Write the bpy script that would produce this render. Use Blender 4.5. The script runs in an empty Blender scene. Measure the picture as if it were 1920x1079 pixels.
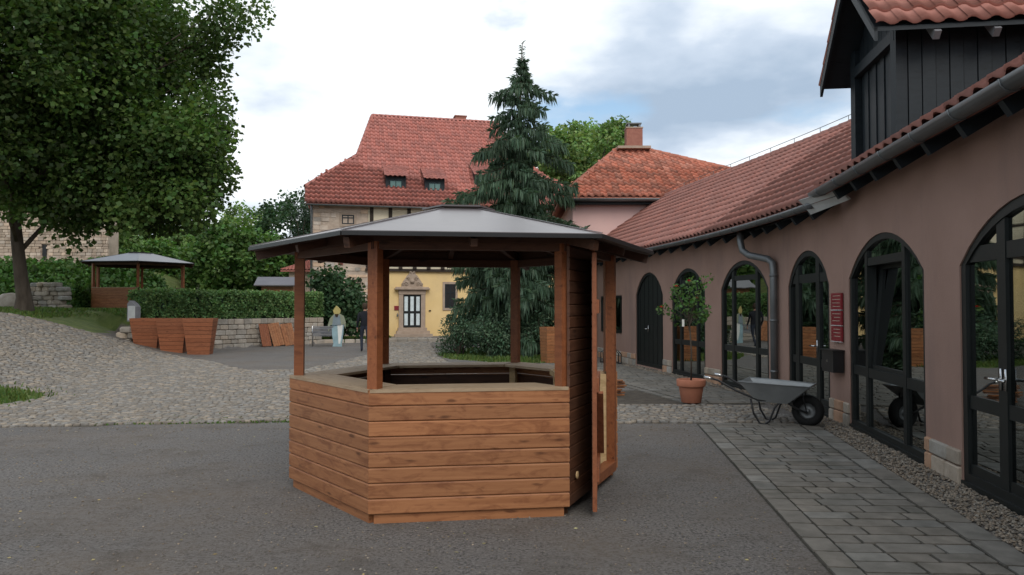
import bpy, math, random
import numpy as np
from mathutils import Matrix, Vector
random.seed(7); rng = np.random.default_rng(7)
sc = bpy.context.scene; COL = sc.collection
R = math.radians
# ---------------------------------------------------------------- camera, sky, sun, exposure
PF, PH, EYE = 1411.0, 575.0, 1.65          # focal length and horizon in photo pixels, eye height
TH = math.atan((PH-539.5)/PF)
cd = bpy.data.cameras.new('camera'); cam = bpy.data.objects.new('camera', cd); COL.objects.link(cam)
cam.location = (0, 0, EYE); cam.rotation_euler = (R(90)+TH, 0, 0)
cd.sensor_width = 36; cd.lens = 36*PF/1920; cd.clip_end = 3000; cd.clip_start = .05; sc.camera = cam
sc.view_settings.view_transform = 'Standard'; sc.view_settings.look = 'None'
sc.view_settings.exposure = 0.22; sc.view_settings.gamma = 1.0
SUN_AZ, SUN_EL = R(163), R(42)             # clockwise from +Y: behind the camera, a little to the right
w = bpy.data.worlds.new('World'); sc.world = w; w.use_nodes = True
N = w.node_tree.nodes; L = w.node_tree.links; N.clear()
def nd(t, **k):
    n = N.new(t)
    for a, b in k.items(): setattr(n, a, b)
    return n
def mth(op, a, b=None, c=None):
    n = nd('ShaderNodeMath', operation=op)
    for i, x in enumerate((a, b, c)):
        if x is None: continue
        if isinstance(x, (int, float)): n.inputs[i].default_value = x
        else: L.new(x, n.inputs[i])
    return n.outputs[0]
def ramp(fac, stops):
    n = nd('ShaderNodeValToRGB'); e = n.color_ramp.elements
    while len(e) < len(stops): e.new(.5)
    for q, (p, c) in zip(e, stops): q.position = p; q.color = (*c, 1) if len(c) == 3 else c
    L.new(fac, n.inputs[0]); return n.outputs[0]
out = nd('ShaderNodeOutputWorld'); bg = nd('ShaderNodeBackground'); bg.inputs[1].default_value = .1
sky = nd('ShaderNodeTexSky', sky_type='NISHITA', sun_disc=False, sun_elevation=SUN_EL, sun_rotation=SUN_AZ)
tc = nd('ShaderNodeTexCoord'); sx = nd('ShaderNodeSeparateXYZ'); L.new(tc.outputs['Generated'], sx.inputs[0])
zz = mth('ADD', mth('MAXIMUM', sx.outputs[2], 0.0), .22)
cb = nd('ShaderNodeCombineXYZ'); L.new(mth('DIVIDE', sx.outputs[0], zz), cb.inputs[0]); L.new(mth('DIVIDE', sx.outputs[1], zz), cb.inputs[1])
cb.inputs[2].default_value = 3.1
def noise(scale, det, off):
    mp = nd('ShaderNodeMapping'); mp.inputs['Location'].default_value = off; L.new(cb.outputs[0], mp.inputs[0])
    n = nd('ShaderNodeTexNoise'); n.inputs['Scale'].default_value = scale; n.inputs['Detail'].default_value = det
    n.inputs['Roughness'].default_value = .52; L.new(mp.outputs[0], n.inputs['Vector']); return n.outputs[0]
cover = ramp(noise(1.15, 7, (2.3, .4, 0)), [(.36, (0, 0, 0)), (.44, (1, 1, 1))])
shade = ramp(noise(.95, 7, (4.1, 7.7, 0)), [(.36, (3.7, 4.7, 6.0)), (.44, (5.6, 6.5, 7.7)), (.52, (9.2, 9.7, 10.1)), (.75, (10.8, 10.8, 10.7))])
mx = nd('ShaderNodeMix', data_type='RGBA'); L.new(cover, mx.inputs[0]); L.new(shade, mx.inputs[7])
tint = nd('ShaderNodeMix', data_type='RGBA', blend_type='MULTIPLY'); tint.inputs[0].default_value = 1
L.new(sky.outputs[0], tint.inputs[6]); tint.inputs[7].default_value = (1.5, 1.5, 1.4, 1)
L.new(tint.outputs[2], mx.inputs[6]); L.new(mx.outputs[2], bg.inputs[0]); L.new(bg.outputs[0], out.inputs[0])
sd = bpy.data.lights.new('sun', 'SUN'); sd.energy = 1.35; sd.angle = R(38); sd.color = (1, .95, .88)
so = bpy.data.objects.new('sun', sd); COL.objects.link(so)
sdir = Vector((math.sin(SUN_AZ)*math.cos(SUN_EL), math.cos(SUN_AZ)*math.cos(SUN_EL), math.sin(SUN_EL)))
so.rotation_euler = sdir.to_track_quat('Z', 'Y').to_euler(); so.location = (20, -20, 30)

# ---------------------------------------------------------------- pixel helpers
def ray(u, v):
    x = (u-960)/PF; z = -(v-539.5)/PF
    return Vector((x, math.cos(TH)-z*math.sin(TH), math.sin(TH)+z*math.cos(TH)))
EYEP = Vector((0, 0, EYE))
def gp(u, v, z=0):
    d = ray(u, v); return EYEP+d*((z-EYE)/d.z)
def at(u, v, Y):
    d = ray(u, v); return EYEP+d*(Y/d.y)
def hit(u, v, P0, Nn):
    d = ray(u, v); return EYEP+d*((Vector(P0)-EYEP).dot(Nn)/d.dot(Nn))
def proj(p):
    X, Y, Z = p[0], p[1], p[2]-EYE
    yc = Y*math.cos(TH)+Z*math.sin(TH); zc = -Y*math.sin(TH)+Z*math.cos(TH)
    if yc < .1: return (-9999, -9999)
    return (960+PF*X/yc, 539.5-PF*zc/yc)

# ---------------------------------------------------------------- materials
MATS = {}
def newmat(name):
    m = bpy.data.materials.new(name); m.use_nodes = True; m.node_tree.nodes.clear(); return m
class NT:
    def __init__(s, m): s.n = m.node_tree.nodes; s.l = m.node_tree.links
    def nd(s, t, ins=None, **k):
        q = s.n.new(t)
        for a, b in k.items(): setattr(q, a, b)
        for a, b in (ins or {}).items():
            if hasattr(b, 'is_linked'): s.l.new(b, q.inputs[a])
            else: q.inputs[a].default_value = b
        return q
    def coords(s, stretch=(1, 1, 1), kind='Object', rnd=True):
        t = s.nd('ShaderNodeNewGeometry').outputs['Position'] if kind == 'World' else s.nd('ShaderNodeTexCoord').outputs[kind]
        if kind == 'World': rnd = False
        if rnd:
            o = s.nd('ShaderNodeObjectInfo').outputs['Random']
            mu = s.nd('ShaderNodeMath', {0: o, 1: 37.0}, operation='MULTIPLY').outputs[0]
            t = s.nd('ShaderNodeVectorMath', {0: t, 1: mu}, operation='ADD').outputs[0]
        return s.nd('ShaderNodeMapping', {'Vector': t, 'Scale': stretch}).outputs[0]
    def noise(s, vec, scale, det=5, rough=.55, dist=0):
        return s.nd('ShaderNodeTexNoise', {'Vector': vec, 'Scale': scale, 'Detail': det, 'Roughness': rough, 'Distortion': dist}).outputs[0]
    def ramp(s, fac, stops, interp='LINEAR'):
        q = s.nd('ShaderNodeValToRGB', {0: fac}); e = q.color_ramp.elements; q.color_ramp.interpolation = interp
        while len(e) < len(stops): e.new(.5)
        for a, (p, c) in zip(e, stops): a.position = p; a.color = (*c, 1)
        return q.outputs[0]
    def mix(s, fac, a, b, mode='MIX'):
        q = s.nd('ShaderNodeMix', data_type='RGBA', blend_type=mode)
        for i, x in ((0, fac), (6, a), (7, b)):
            if hasattr(x, 'is_linked'): s.l.new(x, q.inputs[i])
            else: q.inputs[i].default_value = x if i == 0 else (*x, 1)
        return q.outputs[2]
    def tint(s, col):
        a = s.nd('ShaderNodeAttribute', attribute_name='tint').outputs['Color']
        return s.mix(1.0, col, a, 'MULTIPLY')
    def bump(s, h, strength, dist=.02):
        return s.nd('ShaderNodeBump', {'Height': h, 'Strength': strength, 'Distance': dist}).outputs[0]
    def bsdf(s, col, rough=.8, normal=None, spec=.3, metal=0):
        p = s.nd('ShaderNodeBsdfPrincipled', {'Roughness': rough, 'Specular IOR Level': spec, 'Metallic': metal})
        if hasattr(col, 'is_linked'): s.l.new(col, p.inputs['Base Color'])
        else: p.inputs['Base Color'].default_value = (*col, 1)
        if normal is not None: s.l.new(normal, p.inputs['Normal'])
        return p.outputs[0]
    def out(s, sh): s.l.new(sh, s.nd('ShaderNodeOutputMaterial').inputs[0])
WORLDTEX = ('paver', 'cobble', 'rubble', 'stone', 'old_tile', 'red_tile', 'wing_tile')      # pieces share meshes: their grain follows the place
def pm(name, c1, c2, scale=3, rough=.8, bump=.2, bscale=30, stretch=(1, 1, 1), spec=.3, metal=0, dirt=None, dscale=.7, rnd=True, dstretch=None):
    m = newmat(name); t = NT(m); v = t.coords(stretch, 'World' if name in WORLDTEX else 'Object', rnd=rnd)
    col = t.mix(t.ramp(t.noise(v, scale), [(.32, (0, 0, 0)), (.68, (1, 1, 1))]), c1, c2)
    if dirt: col = t.mix(t.ramp(t.noise(t.coords(dstretch, rnd=rnd) if dstretch else v, dscale, 8, .65), [(.50, (0, 0, 0)), (.72, (.85, .85, .85))]), col, dirt)
    nrm = t.bump(t.noise(v, bscale, 6, .6), bump) if bump else None
    t.out(t.bsdf(t.tint(col), rough, nrm, spec, metal)); MATS[name] = m; return m
def wood(name, c1, c2, knot, rough=.5, spec=.35):
    m = newmat(name); t = NT(m); v = t.coords((.6, 16, 16))
    g = t.noise(v, 2.2, 7, .62, .8)
    col = t.mix(t.ramp(g, [(.3, (0, 0, 0)), (.7, (1, 1, 1))]), c1, c2)
    big = t.noise(t.coords((1.6, 5, 5)), 2.4, 6, .65, 1.2)
    col = t.mix(t.ramp(big, [(.49, (0, 0, 0)), (.66, (.7, .7, .7))]), col, knot)
    vo = t.nd('ShaderNodeTexVoronoi', {'Vector': t.coords((1.5, 5.2, 5.2)), 'Scale': 2.1, 'Randomness': 1.0}).outputs[0]
    wob = t.nd('ShaderNodeMath', {0: t.noise(t.coords((3, 14, 14)), 2.0, 4), 1: .42, 2: vo}, operation='MULTIPLY_ADD').outputs[0]
    col = t.mix(t.ramp(wob, [(.25, (.75, .75, .75)), (.38, (0, 0, 0))]), col, tuple(x*.45 for x in knot))
    t.out(t.bsdf(t.tint(col), rough, t.bump(g, .12, .01), spec)); MATS[name] = m; return m
def leafmat(name, c, spread=.5, trans=.35, rough=.55):
    m = newmat(name); t = NT(m)
    col = t.tint(t.mix(0.0, c, c))
    hs = t.nd('ShaderNodeMix', data_type='RGBA', blend_type='MULTIPLY'); hs.inputs[0].default_value = 1
    t.l.new(col, hs.inputs[6]); hs.inputs[7].default_value = (1.25, 1.35, .7, 1)
    p = t.bsdf(col, rough, None, .25)
    tr = t.nd('ShaderNodeBsdfTranslucent', {0: hs.outputs[2]}).outputs[0]
    q = t.nd('ShaderNodeMixShader', {0: trans}); t.l.new(p, q.inputs[1]); t.l.new(tr, q.inputs[2])
    t.out(q.outputs[0]); MATS[name] = m; return m
def flat(name, c, rough=.6, spec=.3, metal=0, bump=0, bscale=60):
    m = newmat(name); t = NT(m); v = t.coords()
    col = t.mix(t.ramp(t.noise(v, 4, 6), [(.3, (0, 0, 0)), (.7, (1, 1, 1))]), tuple(x*.86 for x in c), tuple(min(1, x*1.12) for x in c))
    nrm = t.bump(t.noise(v, bscale, 5), bump) if bump else None
    t.out(t.bsdf(t.tint(col), rough, nrm, spec, metal)); MATS[name] = m; return m
def glassmat(name, tintc=(.75, .82, .8)):
    m = newmat(name); t = NT(m)
    fr = t.nd('ShaderNodeFresnel', {'IOR': 1.32}).outputs[0]
    fr = t.nd('ShaderNodeMath', {0: fr, 1: .02}, operation='ADD').outputs[0]
    nz = t.bump(t.noise(t.coords(), .9, 2), .05, .05)
    gl = t.nd('ShaderNodeBsdfGlossy', {'Color': (.42, .44, .43, 1), 'Roughness': .015, 'Normal': nz}).outputs[0]
    tr = t.nd('ShaderNodeBsdfTransparent', {0: (*tintc, 1)}).outputs[0]
    q = t.nd('ShaderNodeMixShader', {0: fr}); t.l.new(tr, q.inputs[1]); t.l.new(gl, q.inputs[2])
    t.out(q.outputs[0]); MATS[name] = m; return m

# ground: asphalt with grit and earth patches, turf and the earth between cobbles where the vertex masks say so
def ground_mat():
    m = newmat('ground'); t = NT(m); v = t.coords(rnd=False)
    a = t.mix(t.ramp(t.noise(v, 42, 5, .75), [(.41, (0, 0, 0)), (.60, (1, 1, 1))]), (.055, .050, .047), (.27, .25, .232))
    a = t.mix(t.ramp(t.noise(v, .55, 6, .62), [(.45, (0, 0, 0)), (.66, (.8, .8, .8))]), a, (.165, .130, .098))
    a = t.mix(t.ramp(t.noise(t.coords((.35, 1.2, 1), rnd=False), .8, 5), [(.42, (0, 0, 0)), (.75, (.6, .6, .6))]), a, (.115, .108, .103))
    a = t.mix(t.ramp(t.noise(v, 170, 2, .6), [(.66, (0, 0, 0)), (.74, (1, 1, 1))]), a, (.24, .235, .225))
    a = t.mix(t.ramp(t.noise(v, 13, 5, .75), [(.45, (0, 0, 0)), (.57, (.6, .6, .6))]), a, (.195, .178, .162))
    a = t.mix(t.ramp(t.noise(v, 1.7, 8, .7, .4), [(.52, (0, 0, 0)), (.70, (.6, .6, .6))]), a, (.095, .078, .062))
    g = t.mix(t.ramp(t.noise(v, 3, 6), [(.3, (0, 0, 0)), (.7, (1, 1, 1))]), (.075, .115, .028), (.15, .185, .055))
    g = t.mix(t.ramp(t.noise(v, .6, 4), [(.5, (0, 0, 0)), (.8, (.6, .6, .6))]), g, (.14, .12, .07))
    e = t.mix(t.ramp(t.noise(v, 6, 6), [(.3, (0, 0, 0)), (.7, (1, 1, 1))]), (.06, .050, .040), (.12, .10, .078))
    nz = t.noise(v, 2.2, 5, .6)
    def mask(attr, amp=.5):
        q = t.nd('ShaderNodeAttribute', attribute_name=attr).outputs['Fac']
        q = t.nd('ShaderNodeMath', {0: nz, 1: amp, 2: q}, operation='MULTIPLY_ADD').outputs[0]
        return t.ramp(q, [(.5+amp/2-.08, (0, 0, 0)), (.5+amp/2+.08, (1, 1, 1))])
    col = t.mix(mask('earth', .25), a, e); col = t.mix(mask('grass'), col, g)
    h = t.nd('ShaderNodeMath', {0: t.noise(v, 90, 4, .7), 1: t.noise(v, 14, 4, .6)}, operation='ADD').outputs[0]
    t.out(t.bsdf(col, .85, t.bump(h, .9, .02), .25)); MATS['ground'] = m
ground_mat()
pm('paver', (.150, .140, .122), (.225, .208, .182), 6, .88, .4, 60, dirt=(.10, .097, .08), dscale=1.6)
pm('joint', (.035, .032, .026), (.06, .054, .042), 14, .95, .4, 50)
pm('cobble', (.205, .181, .153), (.29, .26, .223), 9, .88, .4, 45)
pm('gravel', (.17, .140, .108), (.27, .23, .185), 9, .9, .2, 60)
pm('pink_plaster', (.30, .190, .150), (.345, .222, .178), 1.2, .92, .2, 70, dirt=(.225, .155, .132), dscale=.9, dstretch=(1.2, 1.2, .35))
pm('pale_pink_plaster', (.68, .45, .42), (.73, .49, .45), 1.0, .92, .1, 80, dirt=(.64, .44, .41), dscale=.6)
pm('yellow_plaster', (.75, .54, .25), (.81, .60, .30), .8, .92, .1, 60, dirt=(.68, .50, .26), dscale=.6)
pm('cream_plaster', (.60, .53, .40), (.68, .60, .45), 1.2, .92, .15, 60, dirt=(.48, .40, .28))
pm('rubble', (.44, .345, .275), (.55, .45, .365), 2.4, .95, .8, 7, dirt=(.28, .22, .17), dscale=1.1)
pm('stone', (.33, .285, .235), (.44, .39, .33), 5, .92, .5, 22, dirt=(.24, .20, .15), dscale=2)
pm('carved_stone', (.34, .26, .20), (.42, .33, .26), 4, .9, .3, 30)
pm('old_tile', (.37, .135, .088), (.46, .18, .122), 7, .75, .2, 40, dirt=(.28, .12, .088), dscale=1.3)
pm('red_tile', (.385, .146, .118), (.46, .182, .15), 7, .75, .15, 40, dirt=(.36, .138, .112), dscale=1.0)
pm('wing_tile', (.31, .135, .106), (.38, .172, .137), 7, .75, .15, 40, dirt=(.27, .122, .097), dscale=1.2)
pm('brick', (.28, .115, .085), (.34, .15, .11), 9, .85, .3, 30)
wood('plank', (.265, .104, .042), (.385, .168, .072), (.165, .055, .022), .5)
wood('post_wood', (.235, .078, .030), (.315, .112, .044), (.165, .05, .02), .5)
wood('worn_wood', (.34, .245, .155), (.43, .32, .21), (.26, .17, .10), .65)
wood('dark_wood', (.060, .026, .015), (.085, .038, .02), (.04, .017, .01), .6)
wood('red_wood', (.22, .073, .031), (.30, .105, .046), (.16, .05, .021), .55)
wood('beam_and_shade_wood', (.085, .036, .019), (.12, .052, .028), (.06, .024, .013), .6)
wood('pale_wood', (.52, .36, .18), (.62, .44, .24), (.40, .26, .12), .6)
wood('timber', (.030, .022, .017), (.05, .036, .026), (.02, .014, .01), .8)
wood('slate_board', (.010, .0155, .020), (.015, .022, .028), (.008, .012, .015), .55)
pm('kiosk_roof', (.10, .086, .088), (.13, .113, .116), 2.2, .28, .02, 60, spec=.55, dirt=(.155, .136, .138), dscale=.9)
flat('frame_paint', (.012, .0145, .014), .45, .35)
flat('zinc', (.17, .18, .185), .45, .5, .5)
flat('steel', (.27, .285, .29), .5, .5, .6, .15, 25)
flat('black_paint', (.015, .015, .016), .4, .4)
flat('rubber', (.014, .014, .014), .8, .2)
flat('chrome', (.6, .6, .6), .2, .5, 1)
flat('terracotta', (.42, .17, .105), .85, .2, 0, .2)
flat('red_enamel', (.22, .022, .030), .35, .4)
flat('white_paint', (.74, .74, .70), .5)
flat('pale_board', (.50, .51, .50), .6)
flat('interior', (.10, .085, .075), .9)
flat('poster', (.40, .52, .43), .6)
flat('soil', (.045, .032, .022), .95, .2, 0, .5)
flat('grey_slab', (.20, .20, .21), .8, .2)
flat('curtain', (.62, .70, .72), .8)
glassmat('glass')
for k, c, tr in (('maple_leaf', (.062, .108, .028), .36), ('conifer_leaf', (.062, .105, .064), .2), ('hedge_leaf', (.15, .245, .10), .3),
                 ('bush_leaf', (.085, .160, .045), .3), ('shrub_leaf', (.055, .105, .05), .25), ('wood_leaf', (.15, .235, .082), .35),
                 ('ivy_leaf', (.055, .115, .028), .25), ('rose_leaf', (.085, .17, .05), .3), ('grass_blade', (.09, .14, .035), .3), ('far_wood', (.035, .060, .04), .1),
                 ('petal', (.5, .02, .03), .3)):
    leafmat(k, c, trans=tr)
pm('bark', (.055, .042, .032), (.10, .08, .062), 6, .95, .9, 14, stretch=(1, 1, .25))
for k, c in (('cloth_black', (.012, .013, .018)), ('cloth_navy', (.025, .03, .045)), ('skin', (.42, .24, .17)), ('hair', (.05, .033, .022)),
             ('yellow_paint', (.46, .38, .15)), ('blue_paint', (.30, .43, .47)), ('olive_paint', (.27, .29, .21)), ('dull_paint', (.22, .27, .30))):
    flat(k, c, .75, .2)

# ---------------------------------------------------------------- mesh helpers
class MB:
    def __init__(s): s.v = []; s.f = []; s.t = []
    def add(s, vs, fs, tint=(1, 1, 1), M=None):
        o = len(s.v)
        s.v += [tuple(M @ Vector(p)) if M is not None else tuple(p) for p in vs]
        s.f += [tuple(o+i for i in f) for f in fs]; s.t += [tint]*len(fs); return s
    def box(s, c, d, rz=0, tint=(1, 1, 1), M=None, ch=0):
        x, y, z = d[0]/2, d[1]/2, d[2]/2
        T = Matrix.Translation(c) @ Matrix.Rotation(rz, 4, 'Z')
        if M is not None: T = M @ T
        if ch:
            b = min(ch, x*.4, y*.4)
            ring = [(-x, -y+b), (-x+b, -y), (x-b, -y), (x, -y+b), (x, y-b), (x-b, y), (-x+b, y), (-x, y-b)]
            bz = min(ch, z*.4); k = lambda q, e: (q[0]-math.copysign(e, q[0]), q[1]-math.copysign(e, q[1]))
            vs = [(*k(q, bz), -z) for q in ring]+[(*q, -z+bz) for q in ring]+[(*q, z-bz) for q in ring]+[(*k(q, bz), z) for q in ring]
            fs = [tuple(range(7, -1, -1)), tuple(range(24, 32))]
            for j in range(3): fs += [(j*8+i, j*8+(i+1) % 8, j*8+8+(i+1) % 8, j*8+8+i) for i in range(8)]
            return s.add(vs, fs, tint, T)
        vs = [(-x, -y, -z), (x, -y, -z), (x, y, -z), (-x, y, -z), (-x, -y, z), (x, -y, z), (x, y, z), (-x, y, z)]
        return s.add(vs, [(3, 2, 1, 0), (4, 5, 6, 7), (0, 1, 5, 4), (1, 2, 6, 5), (2, 3, 7, 6), (3, 0, 4, 7)], tint, T)
    def bar(s, a, b, wd, ht, up=(0, 0, 1), tint=(1, 1, 1)):
        a = Vector(a); b = Vector(b); x = (b-a); ln = x.length; x.normalize(); up = Vector(up)
        y = up.cross(x)
        if y.length < 1e-4: y = Vector((0, 1, 0)).cross(x)
        y.normalize(); z = x.cross(y)
        M = Matrix(((x.x, y.x, z.x, (a.x+b.x)/2), (x.y, y.y, z.y, (a.y+b.y)/2), (x.z, y.z, z.z, (a.z+b.z)/2), (0, 0, 0, 1)))
        return s.box((0, 0, 0), (ln, wd, ht), 0, tint, M)
    def tube(s, pts, r, n=8, tint=(1, 1, 1), cap=True):
        pts = [Vector(p) for p in pts]; k = len(pts)
        rs = r if hasattr(r, '__len__') else [r]*k
        vs = []; prev = None
        for i, p in enumerate(pts):
            d = (pts[min(i+1, k-1)]-pts[max(i-1, 0)]).normalized()
            if prev is None:
                x = d.cross(Vector((0, 0, 1)))
                if x.length < .05: x = d.cross(Vector((0, 1, 0)))
            else: x = prev-d*prev.dot(d)
            x.normalize(); prev = x; y = d.cross(x)
            for j in range(n):
                a = 2*math.pi*j/n; vs.append(tuple(p+(x*math.cos(a)+y*math.sin(a))*rs[i]))
        fs = [(i*n+j, i*n+(j+1) % n, (i+1)*n+(j+1) % n, (i+1)*n+j) for i in range(k-1) for j in range(n)]
        if cap: fs += [tuple(range(n-1, -1, -1)), tuple(range((k-1)*n, k*n))]
        return s.add(vs, fs, tint)
    def lathe(s, prof, c=(0, 0, 0), n=24, M=None, tint=(1, 1, 1), cap=True):
        vs = []; k = len(prof)
        for r, z in prof: vs += [(c[0]+r*math.cos(2*math.pi*j/n), c[1]+r*math.sin(2*math.pi*j/n), c[2]+z) for j in range(n)]
        fs = [(i*n+j, i*n+(j+1) % n, (i+1)*n+(j+1) % n, (i+1)*n+j) for i in range(k-1) for j in range(n)]
        if cap: fs += [tuple(range(n-1, -1, -1)), tuple(range((k-1)*n, k*n))]
        return s.add(vs, fs, tint, M)
    def prism(s, poly, off, tint=(1, 1, 1), M=None):
        n = len(poly); off = Vector(off); a = [Vector(p) for p in poly]
        return s.add([tuple(p) for p in a]+[tuple(p+off) for p in a],
                     [tuple(range(n)), tuple(range(2*n-1, n-1, -1))]+[(i, n+i, n+(i+1) % n, (i+1) % n) for i in range(n)], tint, M)
    def mesh(s, name, smooth=False):
        me = bpy.data.meshes.new(name); me.from_pydata(s.v, [], s.f)
        a = me.attributes.new('tint', 'FLOAT_COLOR', 'FACE')
        a.data.foreach_set('color', np.c_[np.array(s.t, np.float32).reshape(-1, 3), np.ones(len(s.t), np.float32)].ravel())
        if smooth: me.polygons.foreach_set('use_smooth', [True]*len(me.polygons))
        return me
WM = {}
def link(o, parent, M=None):
    COL.objects.link(o); M = M if M is not None else Matrix.Identity(4)
    o.matrix_basis = M
    if parent is not None:
        o.parent = parent; o.matrix_parent_inverse = WM[parent.name].inverted()
    WM[o.name] = M; return o
def obj(name, mb, mat, parent=None, smooth=False, M=None, kind=None, fix=False):
    me = mb.mesh(name, smooth) if isinstance(mb, MB) else mb
    if not me.materials: me.materials.append(MATS[mat])
    if fix:
        import bmesh
        b = bmesh.new(); b.from_mesh(me); bmesh.ops.recalc_face_normals(b, faces=b.faces); b.to_mesh(me); b.free()
    o = link(bpy.data.objects.new(name, me), parent, M)
    if kind: o['kind'] = kind
    return o
def tag(o, label, cat, group=None):
    o['label'] = label; o['category'] = cat
    if group: o['group'] = group
    return o
def thing(name, label, cat, loc=(0, 0, 0), rz=0, group=None):
    o = bpy.data.objects.new(name, None); o.empty_display_size = .2
    link(o, None, Matrix.Translation(loc) @ Matrix.Rotation(rz, 4, 'Z')); return tag(o, label, cat, group)
def pieces(name, parent, items, meshes, mat, limit=300):
    """items: (matrix, variant). The ones that show largest become parts of their own, the rest one part of kind stuff."""
    for me in meshes:
        if not me.materials: me.materials.append(MATS[mat])
    def key(it):
        p = it[0].translation; u, v = proj(p)
        return (not (-30 < u < 1950 and -30 < v < 1110), p.y)
    items = sorted(items, key=key)
    for M, k in items[:limit]: link(bpy.data.objects.new(name, meshes[k]), parent, M)
    rest = items[limit:]
    if not rest: return
    V = []; F = []; T = []; off = 0
    cache = []
    for me in meshes:
        co = np.empty(len(me.vertices)*3, np.float32); me.vertices.foreach_get('co', co)
        tt = np.empty(len(me.polygons)*4, np.float32); me.attributes['tint'].data.foreach_get('color', tt)
        cache.append((co.reshape(-1, 3), [tuple(p.vertices) for p in me.polygons], tt.reshape(-1, 4)[:, :3]))
    mb = MB()
    for M, k in rest:
        co, fs, tt = cache[k]; A = np.array(M)
        o = len(mb.v); mb.v += (co @ A[:3, :3].T+A[:3, 3]).tolist()
        mb.f += [tuple(o+i for i in f) for f in fs]; mb.t += tt.tolist()
    obj(name+'_field', mb, mat, parent, meshes[0].polygons[0].use_smooth, kind='stuff')
def basis(o, x, y, z=None):
    x = Vector(x); y = Vector(y); z = x.cross(y).normalized() if z is None else Vector(z)
    return Matrix(((x.x, y.x, z.x, o[0]), (x.y, y.y, z.y, o[1]), (x.z, y.z, z.z, o[2]), (0, 0, 0, 1)))
def jit(a, b=None): return random.uniform(-a, a) if b is None else random.uniform(a, b)
def tn(a, warm=.04):
    k = 1+jit(a); q = jit(warm); return (k*(1+q), k, k*(1-q))
def inpoly(x, y, P):
    c = False; n = len(P)
    for i in range(n):
        x1, y1 = P[i]; x2, y2 = P[i-1]
        if (y1 > y) != (y2 > y) and x < (x2-x1)*(y-y1)/(y2-y1)+x1: c = not c
    return c
def sm(t): t = min(1, max(0, t)); return t*t*(3-2*t)

# ---------------------------------------------------------------- terrain
LW, RW = Vector((-13.1, 26.9)), Vector((-8.6, 33.6))       # retaining wall line
WD = (RW-LW).normalized(); WN = Vector((-WD.y, WD.x))
def hgt(x, y):
    e = -7.9-.18*(y-11)-x
    z = 1.55*sm(e/7.5)*sm((y-7)/5)
    p = Vector((x, y)); t = (p-LW).dot(WN); s = (p-LW).dot(WD)
    if t > 0:
        side = -9.0-.52*(y-33.6) if y < 39 else -11.8
        if s >= 0: k = sm(t/.35) if x < side else 0
        else: k = sm(t/4)
        z = max(z, k*(1.2+.3*sm(t/4)))
    z += 2.3*sm((y-37)/7)*sm((-18-x)/5)
    z += 6*sm((y-60)/60)*sm((-5-x)/40)
    return z
COB = [(-30, 8.6), (-14, 9.7), (-6.95, 10.3), (-3.2, 10.85), (1.5, 10.66), (4.15, 10.62), (4.05, 12.5), (1.8, 12.62), (.7, 14), (-1.4, 20), (-2.3, 24), (-3.2, 30),
       (-4.3, 40.2), (-6.6, 39.7), (-5.2, 28), (-4.85, 25.3), (-5.4, 19.6), (-6.9, 19.4), (-9.2, 22.8), (-11.0, 24.6), (-13.3, 25.9), (-16, 24.8), (-21, 23), (-30, 20)]
ISLE = [(-2.0, 23.7), (-.6, 22.2), (1.3, 21.9), (2.2, 23), (2.3, 26), (1.6, 29.5), (-1.5, 29.5), (-2.6, 26)]
BED = [(-9.3, 33.9), (-6.5, 34.5), (-6.2, 37.0), (-6.4, 40), (-11.0, 39.5)]
def grid():
    xs = np.concatenate([[-900, -500, -250, -120, -70, -48], np.arange(-36, 9.01, .3), [14, 25, 45, 90, 200, 500, 900]])
    ys = np.concatenate([[-900, -300, -80, -25, -8, -2], np.arange(1.2, 46.01, .3), [50, 56, 64, 75, 90, 110, 150, 250, 500, 1200]])
    vs = [(x, y, hgt(x, y)) for y in ys for x in xs]; nx = len(xs)
    fs = [(j*nx+i, j*nx+i+1, (j+1)*nx+i+1, (j+1)*nx+i) for j in range(len(ys)-1) for i in range(nx-1)]
    me = bpy.data.meshes.new('ground'); me.from_pydata(vs, [], fs); me.polygons.foreach_set('use_smooth', [True]*len(fs))
    gr = []; ea = []
    for x, y, z in vs:
        t = (Vector((x, y))-LW).dot(WN)
        g = 1.0 if (z > .75 and y > 12 and not inpoly(x, y, COB)) or y > 60 or x < -36 or inpoly(x, y, ISLE) or inpoly(x, y, BED) else 0.0
        if ((x+9.4)/1.1)**2+((y-13.2)/1.25)**2 < 1: g = 1.0
        gr.append(g); ea.append(1.0 if inpoly(x, y, COB) or (1.5 < x < 3.2 and 12.4 < y < 15) else 0.0)
    for nme, arr in (('grass', gr), ('earth', ea)):
        a = me.attributes.new(nme, 'FLOAT', 'POINT'); a.data.foreach_set('value', np.array(arr, np.float32))
    o = obj('ground', me, 'ground', kind='structure'); return o
grid()
# cobbles
def cobble_mesh(k):
    b = MB(); n = 6; a0 = jit(3)
    rr = [(.5+jit(.07)) for _ in range(n)]
    ring = lambda s, z: [(s*rr[i]*math.copysign(abs(math.cos(a0+6.283*i/n))**.75, math.cos(a0+6.283*i/n)), s*rr[i]*math.copysign(abs(math.sin(a0+6.283*i/n))**.75, math.sin(a0+6.283*i/n)), z) for i in range(n)]
    vs = ring(1.0, -.5)+ring(.98, .55)+ring(.84, 1.0)
    fs = [(j*n+i, j*n+(i+1) % n, j*n+n+(i+1) % n, j*n+n+i) for j in range(2) for i in range(n)]+[tuple(range(2*n, 3*n))]
    g = 1+jit(.24); q = jit(.06)
    return b.add(vs, fs, (g*(1+q), g, g*(1-q*1.3))).mesh('cobble')
cob = obj('cobbled_path', MB().add([(x, y, hgt(x, y)+.004) for x, y in ((-2.5, 11.2), (1.4, 11.2), (1.4, 12.2), (-2.5, 12.2))], [(0, 1, 2, 3)]), 'joint', kind='structure')
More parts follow.
